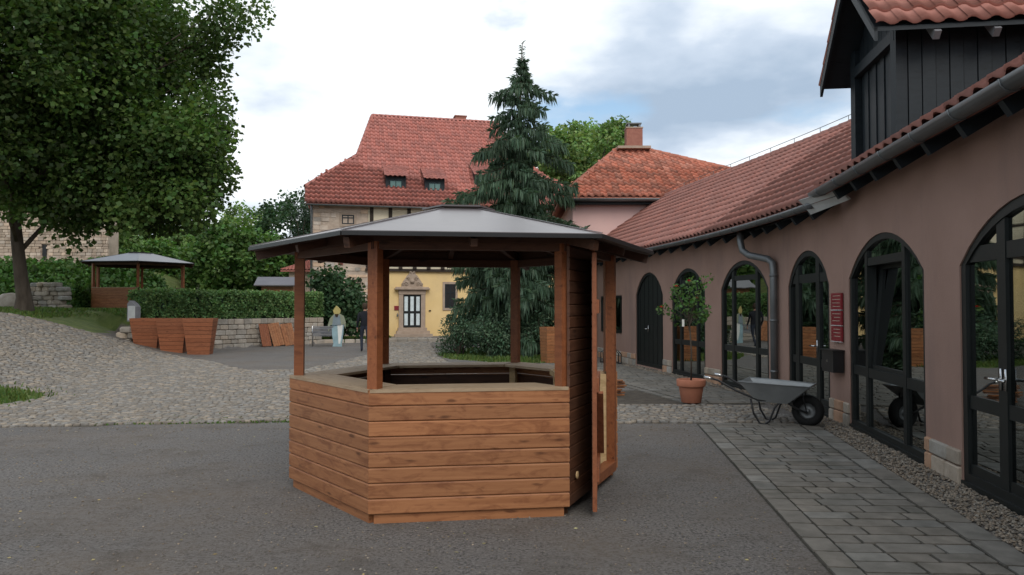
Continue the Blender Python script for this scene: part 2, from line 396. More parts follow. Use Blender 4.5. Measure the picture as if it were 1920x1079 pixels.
cms = [cobble_mesh(i) for i in range(14)]
items = []
y = 8.5; row = 0
while y < 40.2:
    stp = .094+.0046*max(0, y-12); x = -24+jit(.1)
    while x < 4.3:
        sx_ = stp*(1.12+jit(.3))
        px, py = x+sx_/2, y+.10*math.sin(x*.9+row*.05)+jit(.018)
        if abs(px) < 1.0*py+1.5 and inpoly(px, py, COB) and ((px+9.4)/1.05)**2+((py-13.2)/1.2)**2 > 1+jit(.12):
            z = hgt(px, py); dx = (hgt(px+.2, py)-z)/.2; dy = (hgt(px, py+.2)-z)/.2
            nrm = Vector((-dx, -dy, 1)).normalized(); q = Vector((0, 0, 1)).rotation_difference(nrm).to_matrix().to_4x4()
            M = Matrix.Translation((px, py, z+.006+jit(.006))) @ q @ Matrix.Rotation(jit(.25), 4, 'Z') @ Matrix.Diagonal((sx_*.95, stp*.93*(1+jit(.12)), .022, 1))
            items.append((M, random.randrange(14)))
        x += sx_
    y += stp*.97; row += 1
pieces('cobble', cob, items, cms, 'cobble')
NCOB = len(items)

# ---------------------------------------------------------------- paved walk along the arcade
W0, W1, W2, W3 = Vector((1.633, -11.0)), Vector((4.668, 10.6)), Vector((4.74, 13.9)), Vector((2.45, 27.0))   # arcade wall in plan
def wallx(y):
    for a, b in ((W0, W1), (W1, W2), (W2, W3)):
        if y <= b.y or b is W3: return a.x+(b.x-a.x)*(y-a.y)/(b.y-a.y)
def walk_l(y): return 1.96+(y-4.66)*.1055 if y < 10.63 else 3.05-.23*(y-12.9)-.018*max(0, y-15)**2*.4
def walk_r(y): return 3.39+(y-5.05)*.155 if y < 10.63 else wallx(y)-.42
walk = obj('paved_walk', MB().add([(walk_l(yy), yy, .004) for yy in np.linspace(1.5, 10.62, 12)]+[(walk_r(yy), yy, .004) for yy in np.linspace(10.62, 1.5, 12)], [tuple(range(24))])
           .add([(walk_l(yy), yy, .004) for yy in np.linspace(12.7, 22, 12)]+[(walk_r(yy), yy, .004) for yy in np.linspace(22, 12.7, 12)], [tuple(range(24))]), 'joint', kind='structure')
def slab(): return MB().box((0, 0, 0), (1, 1, 1), 0, tn(.17, .03), ch=.045).mesh('paver')
pms = [slab() for _ in range(12)]
items = []
def put(cx, cy, lx, ly, ang, h=.034):
    items.append((Matrix.Translation((cx, cy, .002+jit(.0022))) @ Matrix.Rotation(ang, 4, 'Z') @ Matrix.Rotation(jit(.006), 4, 'X') @ Matrix.Diagonal((lx-.022, ly-.022, h, 1)), random.randrange(12)))
yy = 2.0
while yy < 10.5:                                   # kerb stones and slab edging
    ln = jit(.26, .40); put(walk_l(yy+ln/2)+.105, yy+ln/2, .20, ln, R(-6)); yy += ln
yy = 2.0
while yy < 10.3:
    ln = jit(.42, .52); put(walk_r(yy+ln/2)-.12, yy+ln/2, .24, ln, R(-8.8)); yy += ln
def courses(y0, y1, ins_l, ins_r, ang):
    yy = y0
    while yy < y1:
        st = jit(.17, .215); x = walk_l(yy)+ins_l; xr = walk_r(yy)-ins_r; first = True
        while x < xr-.06:
            ln = min(jit(.2, .42), xr-x)
            if xr-x-ln < .12: ln = xr-x
            put(x+ln/2, yy+st/2-(x-walk_l(yy))*math.tan(ang), ln, st, -ang); x += ln
        yy += st
courses(2.0, 10.45, .21, .245, R(2.5)); courses(12.72, 21.5, .03, .02, R(-5))
yy = 12.75
while yy < 21:
    ln = jit(.3, .4); put(walk_l(yy+ln/2)-.07, yy+ln/2, .16, ln, R(14)); yy += ln
pieces('paver', walk, items, pms, 'paver')
# gravel strip and loose grit (nobody could count it)
def pebbles(name, pts, mat, label, cat):
    mb = MB(); P = [(1, 0, 0), (0, 1, 0), (-1, 0, 0), (0, -1, 0), (0, 0, 1), (0, 0, -1)]
    Fc = [(0, 1, 4), (1, 2, 4), (2, 3, 4), (3, 0, 4), (1, 0, 5), (2, 1, 5), (3, 2, 5), (0, 3, 5)]
    for (x, y, z, r) in pts:
        M = Matrix.Translation((x, y, z+r*.3)) @ Matrix.Rotation(jit(3), 4, 'Z') @ Matrix.Rotation(jit(.4), 4, 'X') @ Matrix.Diagonal((r*jit(.8, 1.4), r*jit(.7, 1), r*jit(.5, .8), 1))
        mb.add(P, Fc, tn(.35, .08), M)
    return tag(obj(name, mb, mat, kind='stuff'), label, cat)
pts = []
for _ in range(7500):
    y = 3.6+10.4*random.random()**1.5
    if y > 10.2 and random.random() < .5: continue
    a, b = walk_r(y)+.01, wallx(y)-.02
    if y > 10.6: a = b-.35
    pts.append((jit(a, b), y, jit(0, .012), jit(.010, .021)))
for _ in range(900):
    y = jit(14, 22); b = wallx(y); pts.append((jit(b-.4, b), y, 0, jit(.015, .03)))
pebbles('gravel', pts, 'gravel', 'strip of loose tan gravel between paved walk and arcade wall', 'gravel')
pts = []
for _ in range(5200):
    y = 3.2+7.4*random.random()**.8; x = jit(-.72*y-.3, .45*y)
    if x > walk_l(y)-.05: continue
    pts.append((x, y, .001, jit(.003, .0105)))
for _ in range(260):
    y = jit(9.9, 10.7); x = jit(-7, 2.4); pts.append((x, y, .002, jit(.006, .016)))
pebbles('loose_grit', pts, 'gravel', 'pale grit and leaf litter scattered over the asphalt yard', 'grit')
def litter(n):
    mb = MB()
    for _ in range(n):
        y = 3.2+7.6*random.random(); x = jit(-.72*y, .42*y)
        if x > walk_l(y)-.05 or (x+.5)**2+(y-7.2)**2 < 2.3: continue
        r_ = jit(.008, .02); M_ = Matrix.Translation((x, y, .006)) @ Matrix.Rotation(jit(3), 4, 'Z') @ Matrix.Rotation(jit(.5), 4, 'X')
        mb.add([(-r_, 0, 0), (0, r_*.5, .002), (r_, 0, 0), (0, -r_*.5, .002)], [(0, 1, 2, 3)], tn(.3, .12), M_)
    return tag(obj('leaf_litter', mb, 'litter', kind='stuff'), 'small dry yellowish leaves scattered on the asphalt', 'leaf litter')
flat('litter', (.33, .27, .13), .8, .2)
litter(420)
# low grass blades along edges
def grass(name, n, sampler, h, label, mat='grass_blade'):
    vs = np.empty((n, 4, 3), np.float32); tt = np.empty((n, 3), np.float32)
    for i in range(n):
        x, y = sampler(); z = hgt(x, y)-.01; a = jit(3.14); hh = h*jit(.5, 1.2); wd = .012+.0007*y; dx, dy = math.cos(a)*wd, math.sin(a)*wd; lx, ly = jit(hh*.5), jit(hh*.5)
        vs[i] = ((x-dx, y-dy, z), (x+dx, y+dy, z), (x+dx*.3+lx, y+dy*.3+ly, z+hh), (x-dx*.3+lx, y-dy*.3+ly, z+hh)); k = 1+jit(.35); tt[i] = (k*(1+jit(.25)), k, k)
    me = quadmesh(name, vs, tt); me.materials.append(MATS[mat])
    return tag(obj(name, me, mat, kind='stuff'), label, 'grass')
def quadmesh(name, vs, tt):
    n, k = vs.shape[:2]; me = bpy.data.meshes.new(name)
    me.vertices.add(n*k); me.vertices.foreach_set('co', vs.reshape(-1).astype(np.float32))
    me.loops.add(n*k); me.loops.foreach_set('vertex_index', np.arange(n*k, dtype=np.int32))
    me.polygons.add(n); me.polygons.foreach_set('loop_start', np.arange(0, n*k, k, dtype=np.int32))
    me.update(calc_edges=True)
    a = me.attributes.new('tint', 'FLOAT_COLOR', 'FACE'); a.data.foreach_set('color', np.c_[tt, np.ones(n)].astype(np.float32).ravel())
    return me
def s_isle():
    while True:
        x, y = jit(-2.7, 2.4), jit(21.8, 29.6)
        if inpoly(x, y, ISLE): return x, y
def s_terr():
    while True:
        y = jit(22, 38); x = jit(-.72*y, -.40*y)
        if hgt(x, y) > 1.25 and not inpoly(x, y, COB): return x, y
def s_bed():
    while True:
        x, y = jit(-11, -6.2), jit(33.8, 40)
        if inpoly(x, y, BED): return x, y
def s_mound():
    return -9.4+random.gauss(0, .45), 13.2+random.gauss(0, .5)
grass('grass_island', 6000, s_isle, .10, 'short green grass of the island under the weeping conifer')
grass('terrace_grass', 14000, s_terr, .10, 'green grass of the raised terrace in front of the maple')
grass('bed_grass', 3500, s_bed, .12, 'grass bed behind the bench in front of the stone house')
def s_edge():
    x = -2.4-3.4*random.random()**1.3; return x, 10.75+.10*(x+3)+abs(random.gauss(0, .35))
grass('joint_weeds', 1500, s_edge, .035, 'yellowish weeds sprouting between the cobbles beside the kiosk')
grass('verge_grass', 1800, s_mound, .10, 'tuft of mossy grass at the left edge of the cobbled slope')

# ---------------------------------------------------------------- roof tiles
def tile_mesh(k, base=.2):
    b = MB(); n = 7; vs = []
    prof = [(i/(n-1), .55*(.5+.5*math.cos(2*math.pi*(i/(n-1)*.96-.22)))**1.1) for i in range(n)]
    for yv, zo in ((-.06, .36), (1.02, 0.0)): vs += [(p[0]*1.03, yv, (p[1]+zo)*.09) for p in prof]
    vs += [(p[0]*1.03, -.06, (p[1]+.36)*.09-.03) for p in prof]
    fs = [(i, i+1, n+i+1, n+i) for i in range(n-1)]+[(2*n+i, 2*n+i+1, i+1, i) for i in range(n-1)]
    g = 1+jit(base); q = jit(base*.45)
    return b.add(vs, fs, (g*(1+q*.3), g*(1-q*.6), g*(1-q))).mesh('roof_tile', True)
def tiles_plane(O, ud, vd, poly, tw, tl, nv):
    """O origin; ud, vd unit vectors along eave / up slope; poly in (u,v)"""
    O = Vector(O); ud = Vector(ud); vd = Vector(vd); nn = ud.cross(vd).normalized(); it = []
    us = [p[0] for p in poly]; vs = [p[1] for p in poly]
    v = min(vs)
    while v < max(vs)-tl*.3:
        u = min(us)
        while u < max(us):
            if inpoly(u+tw/2, v+tl*.45, poly):
                p = O+ud*u+vd*v+nn*(.012+jit(.004))
                it.append((basis(p, ud*tw, vd*tl, nn*1.35), random.randrange(nv)))
            u += tw
        v += tl
    return it
def plane_poly(O, ud, vd, poly, lift=0, thick=.1):
    O = Vector(O); ud = Vector(ud); vd = Vector(vd); nn = ud.cross(vd).normalized()
    return [O+ud*a+vd*b+nn*lift for a, b in poly], -nn*thick
def ridge_tiles(a, b, r, ln, up=(0, 0, 1)):
    a = Vector(a); b = Vector(b); d = (b-a); n = max(1, int(d.length/ln)); st = d/n; x = st.normalized(); y = Vector(up).cross(x).normalized(); z = x.cross(y)
    return [(basis(a+st*i, st*1.08, y*r, z*r), random.randrange(4)) for i in range(n)]
def ridge_mesh(k):
    b = MB(); n = 7; vs = []
    for xv, s in ((0, 1.08), (1, .92)):
        vs += [(xv, math.cos(math.pi*i/(n-1))*s, math.sin(math.pi*i/(n-1))*s*.8-.15) for i in range(n)]
    vs += [(0, math.cos(math.pi*i/(n-1))*.88, math.sin(math.pi*i/(n-1))*.68-.15) for i in range(n)]
    return b.add(vs, [(i+1, i, n+i, n+i+1) for i in range(n-1)]+[(2*n+i+1, 2*n+i, i, i+1) for i in range(n-1)], tn(.2, .06)).mesh('ridge_tile', True)
TV = [tile_mesh(i, .14) for i in range(8)]; TVO = [tile_mesh(i, .27) for i in range(10)]; TVW = [tile_mesh(i, .16) for i in range(8)]; TVD = [tile_mesh(i, .12) for i in range(5)]
RT = [ridge_mesh(i) for i in range(4)]; RTO = [ridge_mesh(i) for i in range(4)]; RTW = [ridge_mesh(i) for i in range(4)]

# ---------------------------------------------------------------- arcade building (pink wing with arched windows)
arc = thing('arcade_building', 'long pink plastered wing with arched dark windows and tiled roof along the right', 'building', (4.7, 12, 0))
V3 = lambda p, z=0: Vector((p.x, p.y, z))
class Seg:
    def __init__(s, P0, P1):
        s.p = V3(P0); d = P1-P0; s.len = d.length; s.d = V3(d.normalized()); s.o = Vector((-s.d.y, s.d.x, 0))   # o: towards the yard
    def pt(s, a, z, out=0): return s.p+s.d*a+s.o*out+Vector((0, 0, z))
    def px(s, u): return (hit(u, 575, s.p, s.o)-s.p).dot(s.d)
SA, SB, SC = Seg(W0, W1), Seg(W1, W2), Seg(W2, W3)
def arch(s0, s1, zs, zt, n=14):
    h = zt-zs; c = (s1-s0)/2; rad = (c*c+h*h)/(2*h); cz = zt-rad; m = (s0+s1)/2
    return [(m-c+2*c*i/n, cz+math.sqrt(max(0, rad*rad-(-c+2*c*i/n)**2))) for i in range(n+1)]
def archz(s, s0, s1, zs, zt):
    h = zt-zs; c = (s1-s0)/2; rad = (c*c+h*h)/(2*h); x = s-(s0+s1)/2
    return zt-rad+math.sqrt(max(0, rad*rad-x*x))
def wall_seg(seg, z1, ops, a0=0, a1=None):
    b = MB(); a1 = seg.len if a1 is None else a1
    def q(p): b.add([seg.pt(*x) for x in p], [(0, 1, 2, 3)])
    cur = a0
    for (s0, s1, zb, zs, zt) in sorted(ops):
        if s0 > cur: q([(s0, 0), (cur, 0), (cur, z1), (s0, z1)])
        A = arch(s0, s1, zs, zt) if zt > zs else [(s0, zs), (s1, zs)]
        if zb > .02: q([(s1, 0), (s0, 0), (s0, zb), (s1, zb)])
        for (x0, y0), (x1, y1) in zip(A, A[1:]): q([(x1, y1), (x0, y0), (x0, z1), (x1, z1)])
        loop = [(s0, zb)]+A+[(s1, zb)]
        for (x0, y0), (x1, y1) in zip(loop, loop[1:]+loop[:1]): q([(x0, y0), (x1, y1), (x1, y1, -.3), (x0, y0, -.3)])
        cur = s1
    if a1 > cur: q([(a1, 0), (cur, 0), (cur, z1), (a1, z1)])
    return b
def opening(seg, ua, ub, zb=.015, zs=2.03, zt=2.54):
    a, c = sorted((seg.px(ua), seg.px(ub))); return (a, c, zb, zs, zt)
o_w2 = opening(SA, 1592, 1733); x = SA.px(1800); o_d1 = (x-2.55, x, .015, 2.03, 2.54)
o_d3 = opening(SB, 1478, 1555, .04, 1.98); o_w4 = opening(SC, 1352, 1441, .015, 2.0, 2.56); o_w5 = opening(SC, 1260, 1322, .015, 2.0, 2.54)
o_d6 = opening(SC, 1192, 1243, .04, 1.95, 2.56); o_far = opening(SC, 1128, 1166, .85, 1.98, 1.98)
obj('wall', wall_seg(SA, 3.45, [o_w2, o_d1]), 'pink_plaster', arc)
obj('wall', wall_seg(SB, 3.3, [o_d3]), 'pink_plaster', arc)
obj('wall', wall_seg(SC, 3.3, [o_w4, o_w5, o_d6, o_far]), 'pink_plaster', arc)
FD = -.085                                  # the frames sit back in the reveal
def frame_strip(seg, op, wd, out0, out1):
    s0, s1, zb, zs, zt = op; b = MB()
    o = [(s0, zb)]+(arch(s0, s1, zs, zt) if zt > zs else [(s0, zs), (s1, zs)])+[(s1, zb)]
    i = [(s0+wd, zb+wd*1.3)]+(arch(s0+wd, s1-wd, zs, zt-wd) if zt > zs else [(s0+wd, zs-wd), (s1-wd, zs-wd)])+[(s1-wd, zb+wd*1.3)]
    n = len(o)
    vs = [seg.pt(x, z, out1) for x, z in o]+[seg.pt(x, z, out1) for x, z in i]+[seg.pt(x, z, out0) for x, z in o]+[seg.pt(x, z, out0) for x, z in i]
    fs = []
    for k in range(n):
        m = (k+1) % n; fs += [(k, m, n+m, n+k), (n+k, n+m, 3*n+m, 3*n+k), (2*n+k, 3*n+k, 3*n+m, 2*n+m)]
    return b.add(vs, fs)
def sbar(b, seg, sa, sb, za, zb, out0, out1):
    p = [(sa, za), (sb, za), (sb, zb), (sa, zb)]
    return b.prism([seg.pt(x, z, out1) for x, z in p], seg.o*(out0-out1))
def pane(parent, seg, op, sa, sb, za, zb, mat='glass', out=FD+.03):
    s0, s1, _, zs, zt = op; n = 8
    topz = lambda s: min(zb, archz(min(max(s, s0+.07), s1-.07), s0+.05, s1-.05, zs, zt-.05)) if zt > zs else zb
    P = [(sa, za), (sb, za)]+[(sb+(sa-sb)*i/n, topz(sb+(sa-sb)*i/n)) for i in range(n+1)]
    b = MB(); b.prism([seg.pt(x, z, out) for x, z in P], seg.o*-.012); return obj('pane', b, mat, parent)
def arched_window(seg, op, fr=(.25, .75), low=.80, high=2.22, tilt=False):
    s0, s1, zb, zs, zt = op; wn = obj('window', frame_strip(seg, op, .075, FD-.06, FD+.07), 'frame_paint', arc, fix=True)
    b = MB(); sbar(b, seg, s0-.004, s1+.004, -.02, .05, -.22, .012); obj('threshold', b, 'frame_paint', wn, fix=True)
    ms = [s0+(s1-s0)*f for f in fr]; cuts = [s0+.06]+ms+[s1-.06]
    for m in ms:
        b = MB(); sbar(b, seg, m-.045, m+.045, zb+.05, archz(m, s0, s1, zs, zt)-.03, FD-.055, FD+.06); obj('mullion', b, 'frame_paint', wn)
    b = MB(); sbar(b, seg, s0+.05, s1-.05, low-.06, low+.06, FD-.05, FD+.055); obj('transom', b, 'frame_paint', wn)
    b = MB(); sbar(b, seg, ms[0]+.03, ms[1]-.03, high-.05, high+.05, FD-.05, FD+.052); obj('transom', b, 'frame_paint', wn)
    for k in range(3):
        a, c = cuts[k], cuts[k+1]; pane(wn, seg, op, a+.03, c-.03, zb+.08, low-.05)
        if k == 1:
            if not tilt: pane(wn, seg, op, a+.03, c-.03, low+.05, high-.04)
            pane(wn, seg, op, a+.03, c-.03, high+.04, 9)
        else: pane(wn, seg, op, a+.03, c-.03, low+.05, 9)
    if tilt:                                # the middle sash is tilted inwards at the top
        a, c = ms[0]+.05, ms[1]-.05; zl, zh = low+.07, high-.06; b = MB()
        T = lambda s, z: seg.pt(s, z, FD-.02-(z-zl)*.085)
        for p, q_ in (((a, zl), (c, zl)), ((a, zh), (c, zh)), ((a, zl), (a, zh)), ((c, zl), (c, zh))):
            b.bar(T(*p), T(*q_), .07, .07, seg.o)
        sash = obj('tilted_sash', b, 'frame_paint', wn)
        b = MB(); b.prism([T(a, zl), T(c, zl), T(c, zh), T(a, zh)], seg.o*-.01); obj('pane', b, 'glass', wn)
    return wn
arched_window(SA, o_w2, tilt=True); arched_window(SC, o_w4); arched_window(SC, o_w5)
def handle(parent, seg, s, z, dr=1):
    b = MB(); b.tube([seg.pt(s, z, FD+.05), seg.pt(s, z, FD+.12), seg.pt(s+dr*.02, z, FD+.13), seg.pt(s+dr*.12, z, FD+.13)], .012, 8)
    b.prism([seg.pt(s+i, z+j, FD+.062) for i, j in ((-.022, -.09), (.022, -.09), (.022, .09), (-.022, .09))], seg.o*.008)
    return obj('handle', b, 'chrome', parent, True)
def glass_door(seg, op, fr, handles, low=.78, high=2.12):
    s0, s1, zb, zs, zt = op; dn = obj('door', frame_strip(seg, op, .085, FD-.06, FD+.07), 'frame_paint', arc, fix=True)
    b = MB(); sbar(b, seg, s0-.004, s1+.004, -.02, .05, -.22, .012); obj('threshold', b, 'frame_paint', dn, fix=True)
    ms = [s0+(s1-s0)*f for f in fr]; cuts = [s0+.07]+ms+[s1-.07]
    for m in ms:
        b = MB(); sbar(b, seg, m-.07, m+.07, zb+.05, archz(m, s0, s1, zs, zt)-.03, FD-.055, FD+.06); obj('stile', b, 'frame_paint', dn)
    b = MB(); sbar(b, seg, s0+.06, s1-.06, high-.07, high+.07, FD-.05, FD+.053); obj('transom', b, 'frame_paint', dn)
    b = MB(); sbar(b, seg, s0+.06, s1-.06, low-.06, low+.06, FD-.05, FD+.051); obj('transom', b, 'frame_paint', dn)
    b = MB(); sbar(b, seg, s0+.06, s1-.06, zb+.01, zb+.2, FD-.05, FD+.05); obj('kick_rail', b, 'frame_paint', dn)
    for k in range(len(cuts)-1):
        a, c = cuts[k]+.03, cuts[k+1]-.03
        pane(dn, seg, op, a, c, zb+.2, low-.05); pane(dn, seg, op, a, c, low+.05, high-.06)
        if min(archz(a, s0, s1, zs, zt), archz(c, s0, s1, zs, zt)) > high+.1 or k == 1: pane(dn, seg, op, a, c, high+.06, 9)
        else: pane(dn, seg, op, a, c, high-.08, 9)
    for s, dr in handles: handle(dn, seg, s, 1.04, dr)
    return dn
s0, s1 = o_d1[:2]; m = SA.px(1872); glass_door(SA, o_d1, ((m-s0)/(s1-s0), .35), [(m+.03, 1), (m-.05, -1)])
s0, s1 = o_d3[:2]; m1, m2 = SB.px(1530), SB.px(1492); glass_door(SB, o_d3, ((m1-s0)/(s1-s0), (m2-s0)/(s1-s0)), [(m1+.03, 1)], high=2.1)
# dark boarded double door
s0, s1, zb, zs, zt = o_d6; dn = obj('door', frame_strip(SC, o_d6, .07, FD-.06, FD+.06), 'frame_paint', arc, fix=True); k = 12
for i in range(k):
    a, c = s0+.06+(s1-s0-.12)*i/k, s0+.06+(s1-s0-.12)*(i+1)/k; pp = obj_b = pane(dn, SC, o_d6, a+.006, c-.006, zb+.05, 9, 'frame_paint', FD+.02+(.008 if i % 2 else 0)); pp.name = 'door_board'
handle(dn, SC, (s0+s1)/2+.1, 1.05)
# small shuttered window
wn = obj('window', frame_strip(SC, o_far, .07, -.14, .02), 'frame_paint', arc, fix=True); a, c = o_far[:2]
pane(wn, SC, o_far, a+.07, c-.07, .95, 1.9); b = MB(); sbar(b, SC, (a+c)/2-.03, (a+c)/2+.03, .93, 1.92, -.13, -.03); obj('mullion', b, 'frame_paint', wn)
# stone bases of the piers
def plinth(seg, a, c, h=.32):
    x = a
    for zi, (z0, z1) in enumerate(((-.02, h*.52), (h*.53, h))):
        x = a
        while x < c-.05:
            ln = min(jit(.24, .42), c-x)
            if c-x-ln < .14: ln = c-x
            b = MB(); b.box((0, 0, 0), (ln-.012, .07, z1-z0-.01), 0, random.choice((tn(.2, .06), tn(.2, .06), (1.15, .8, .62))), ch=.012)
            p = seg.pt(x+ln/2, (z0+z1)/2, .0+jit(.006)); obj('stone', b, 'stone', arc, M=Matrix.Translation(p) @ Matrix.Rotation(math.atan2(seg.d.y, seg.d.x), 4, 'Z')); x += ln
plinth(SA, o_d1[1]+.01, o_w2[0]-.01); plinth(SA, o_w2[1]+.01, SA.len-.02); plinth(SB, .02, o_d3[0]-.01); plinth(SB, o_d3[1]+.01, SB.len-.03)
cs = sorted([o_w4, o_w5, o_d6]); plinth(SC, .02, cs[0][0]-.01); plinth(SC, cs[0][1]+.01, cs[1][0]-.01); plinth(SC, cs[1][1]+.01, cs[2][0]-.01); plinth(SC, cs[2][1]+.01, SC.len-1)
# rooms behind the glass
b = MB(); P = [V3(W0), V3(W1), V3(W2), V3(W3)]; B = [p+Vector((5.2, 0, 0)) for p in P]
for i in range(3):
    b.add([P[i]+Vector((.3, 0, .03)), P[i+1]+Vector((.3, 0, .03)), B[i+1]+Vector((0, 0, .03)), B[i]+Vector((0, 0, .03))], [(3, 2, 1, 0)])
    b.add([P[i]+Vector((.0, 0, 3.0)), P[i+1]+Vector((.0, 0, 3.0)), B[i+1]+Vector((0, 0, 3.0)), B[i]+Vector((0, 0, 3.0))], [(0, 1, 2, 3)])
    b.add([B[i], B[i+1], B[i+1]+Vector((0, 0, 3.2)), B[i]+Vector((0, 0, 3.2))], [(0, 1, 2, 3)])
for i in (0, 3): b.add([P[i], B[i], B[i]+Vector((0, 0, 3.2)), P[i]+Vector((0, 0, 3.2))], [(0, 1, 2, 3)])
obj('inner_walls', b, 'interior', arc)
# roofs
def ruled(e0, e1, r0, r1, ncol, nrow, nv):
    it = []
    for i in range(ncol):
        A0, A1 = e0.lerp(e1, i/ncol), e0.lerp(e1, (i+1)/ncol); B0, B1 = r0.lerp(r1, i/ncol), r0.lerp(r1, (i+1)/ncol)
        for j in range(nrow):
            p = A0.lerp(B0, j/nrow); q_ = A1.lerp(B1, j/nrow); x = q_-p; y = (B0-A0)/nrow; nn = x.cross(y).normalized()
            it.append((basis(p+nn*(.012+jit(.003)), x, y, nn), random.randrange(nv)))
    return it
zf = 3.16
eB0, eBC, eC1 = Vector((4.30, 10.62, zf)), Vector((4.345, 13.96, zf)), Vector((2.08, 26.95, zf))
rB0, rBC, rC1 = Vector((7.66, 10.62, zf+2.45)), Vector((7.70, 14.55, zf+2.45)), Vector((5.40, 27.5, zf+2.45))
def bend(p0, p1, p2, f0, f1, n=12):
    a, c = p1.lerp(p0, f0), p1.lerp(p2, f1)
    return [p0]+[a.lerp(p1, i/n).lerp(p1.lerp(c, i/n), i/n) for i in range(n+1)]+[p2]
EV, RV = bend(eB0, eBC, eC1, .9, .32), bend(rB0, rBC, rC1, .9, .32)
def along(P, f):
    d = [(b_-a_).length for a_, b_ in zip(P, P[1:])]; t_ = f*sum(d)
    for a_, b_, l_ in zip(P, P[1:], d):
        if t_ <= l_: return a_.lerp(b_, t_/l_)
        t_ -= l_
    return P[-1]
b = MB()
for a0, a1, c0, c1 in zip(EV, EV[1:], RV, RV[1:]): b.prism([a1, a0, c0, c1], (0, 0, -.12))
b.prism([rB0, rBC, rBC+Vector((3.4, 0, -2.45)), rB0+Vector((3.4, 0, -2.45))], (0, 0, -.12)); b.prism([rBC, rC1, rC1+Vector((3.4, .6, -2.45)), rBC+Vector((3.4, 0, -2.45))], (0, 0, -.12))
roof = obj('roof', b, 'wing_tile', arc, fix=True)
it = []
for i in range(78):
    f0, f1 = 1-i/78, 1-(i+1)/78; it += ruled(along(EV, f0), along(EV, f1), along(RV, f0), along(RV, f1), 1, 13, 8)
pieces('roof_tile', roof, it, TVW, 'wing_tile')
pieces('ridge_tile', roof, [q_ for i in range(46) for q_ in ridge_tiles(along(RV, 1-i/46), along(RV, 1-(i+1)/46), .13, .4)], RTW, 'wing_tile')
b = MB(); b.tube([p_+Vector((0, 0, .2)) for p_ in RV], .008, 5)
for i in range(16): p = along(RV, 1-i/15); b.tube([p, p+Vector((0, 0, .2))], .008, 5)
obj('lightning_wire', b, 'zinc', roof)
# near, higher part of the roof
nA = SA.o*-1; zn = 3.30; KN = .62
eN0 = SA.pt(.2, zn, .36); eN1 = SA.pt(SA.len-.12, zn, .36); rise = Vector((0, 0, 4.1*KN)); rN0, rN1 = eN0+nA*4.1+rise, eN1+nA*4.1+rise
b = MB(); b.prism([eN1, eN0, rN0, rN1], (0, 0, -.14)); b.prism([rN1, rN0, rN0+nA*4.1-rise, rN1+nA*4.1-rise], (0, 0, -.14))
roof2 = obj('roof', b, 'wing_tile', arc, fix=True)
pieces('roof_tile', roof2, ruled(eN1, eN0, rN1, rN0, 86, 14, 8), TVW, 'wing_tile')
b = MB(); b.add([eN1+Vector((.46, 0, -.3)), eN1+Vector((.46, 0, .1)), rN1+Vector((0, 0, -.08)), rN1+Vector((0, 0, -2.6))], [(0, 1, 2, 3)]); obj('gable_wall', b, 'pink_plaster', arc)
# gutters, rafter tails, fascia
def gutter(parent, pts, r=.075):
    b = MB(); n = 8; vs = []; pts = [Vector(p) for p in pts]
    for i, p in enumerate(pts):
        d = (pts[min(i+1, len(pts)-1)]-pts[max(i-1, 0)]).normalized(); s = Vector((d.y, -d.x, 0)).normalized()
        for rr in (r, r-.008):
            vs += [p+s*rr*math.cos(math.pi+math.pi*k/n)+Vector((0, 0, rr*math.sin(math.pi+math.pi*k/n))) for k in range(n+1)]
    m = 2*(n+1); fs = []
    for i in range(len(pts)-1):
        for k in range(n): fs += [(i*m+k, i*m+k+1, (i+1)*m+k+1, (i+1)*m+k), (i*m+n+1+k, (i+1)*m+n+1+k, (i+1)*m+n+2+k, i*m+n+2+k)]
        fs += [(i*m, (i+1)*m, (i+1)*m+n+1, i*m+n+1), (i*m+n, i*m+2*n+1, (i+1)*m+2*n+1, (i+1)*m+n)]
    fs += [tuple(range(n+1))]+[tuple((len(pts)-1)*m+k for k in range(n, -1, -1))]
    b.add(vs, fs)
    for i in range(len(pts)-1):
        L_ = (pts[i+1]-pts[i]).length; q_ = max(1, int(L_/.8))
        for k in range(q_):
            p = pts[i].lerp(pts[i+1], (k+.5)/q_); d = (pts[i+1]-pts[i]).normalized(); s = Vector((d.y, -d.x, 0))
            b.tube([p+s*(r+.004)*math.cos(math.pi+math.pi*j/6)+Vector((0, 0, (r+.004)*math.sin(math.pi+math.pi*j/6))) for j in range(7)], .009, 4)
    return obj('gutter', b, 'zinc', parent, True, fix=True)
off = lambda e, o, dz: e+o*.05+Vector((0, 0, dz))
gutter(arc, [off(p_, SC.o, -.05) for p_ in EV]); gutter(arc, [eN0+SA.o*.055+Vector((0, 0, -.06)), eN1+SA.o*.055+Vector((0, 0, -.06))], .085)
def tails(seg, a0, a1, z, step=.72, k=.7):
    a = a0
    while a < a1:
        p0 = seg.pt(a, z, .33); p1 = p0-seg.o*.5+Vector((0, 0, .5*k)); b = MB(); b.bar(p0, p1, .08, .13); obj('rafter_tail', b, 'slate_board', arc); a += step
tails(SA, 13.0, SA.len-.2, zn-.2, k=KN); tails(SB, .3, SB.len, zf-.2); tails(SC, .4, SC.len-1, zf-.2)
for seg, z in ((SA, zn-.125), (SB, zf-.125), (SC, zf-.125)):
    b = MB(); a1 = seg.len-.13 if seg is SA else seg.len; a0 = .08 if seg is SB else 0
    b.prism([seg.pt(a0, z, .30), seg.pt(a1, z, .30), seg.pt(a1, z+.2, .02), seg.pt(a0, z+.2, .02)], (0, 0, .02)); obj('soffit', b, 'slate_board', arc)
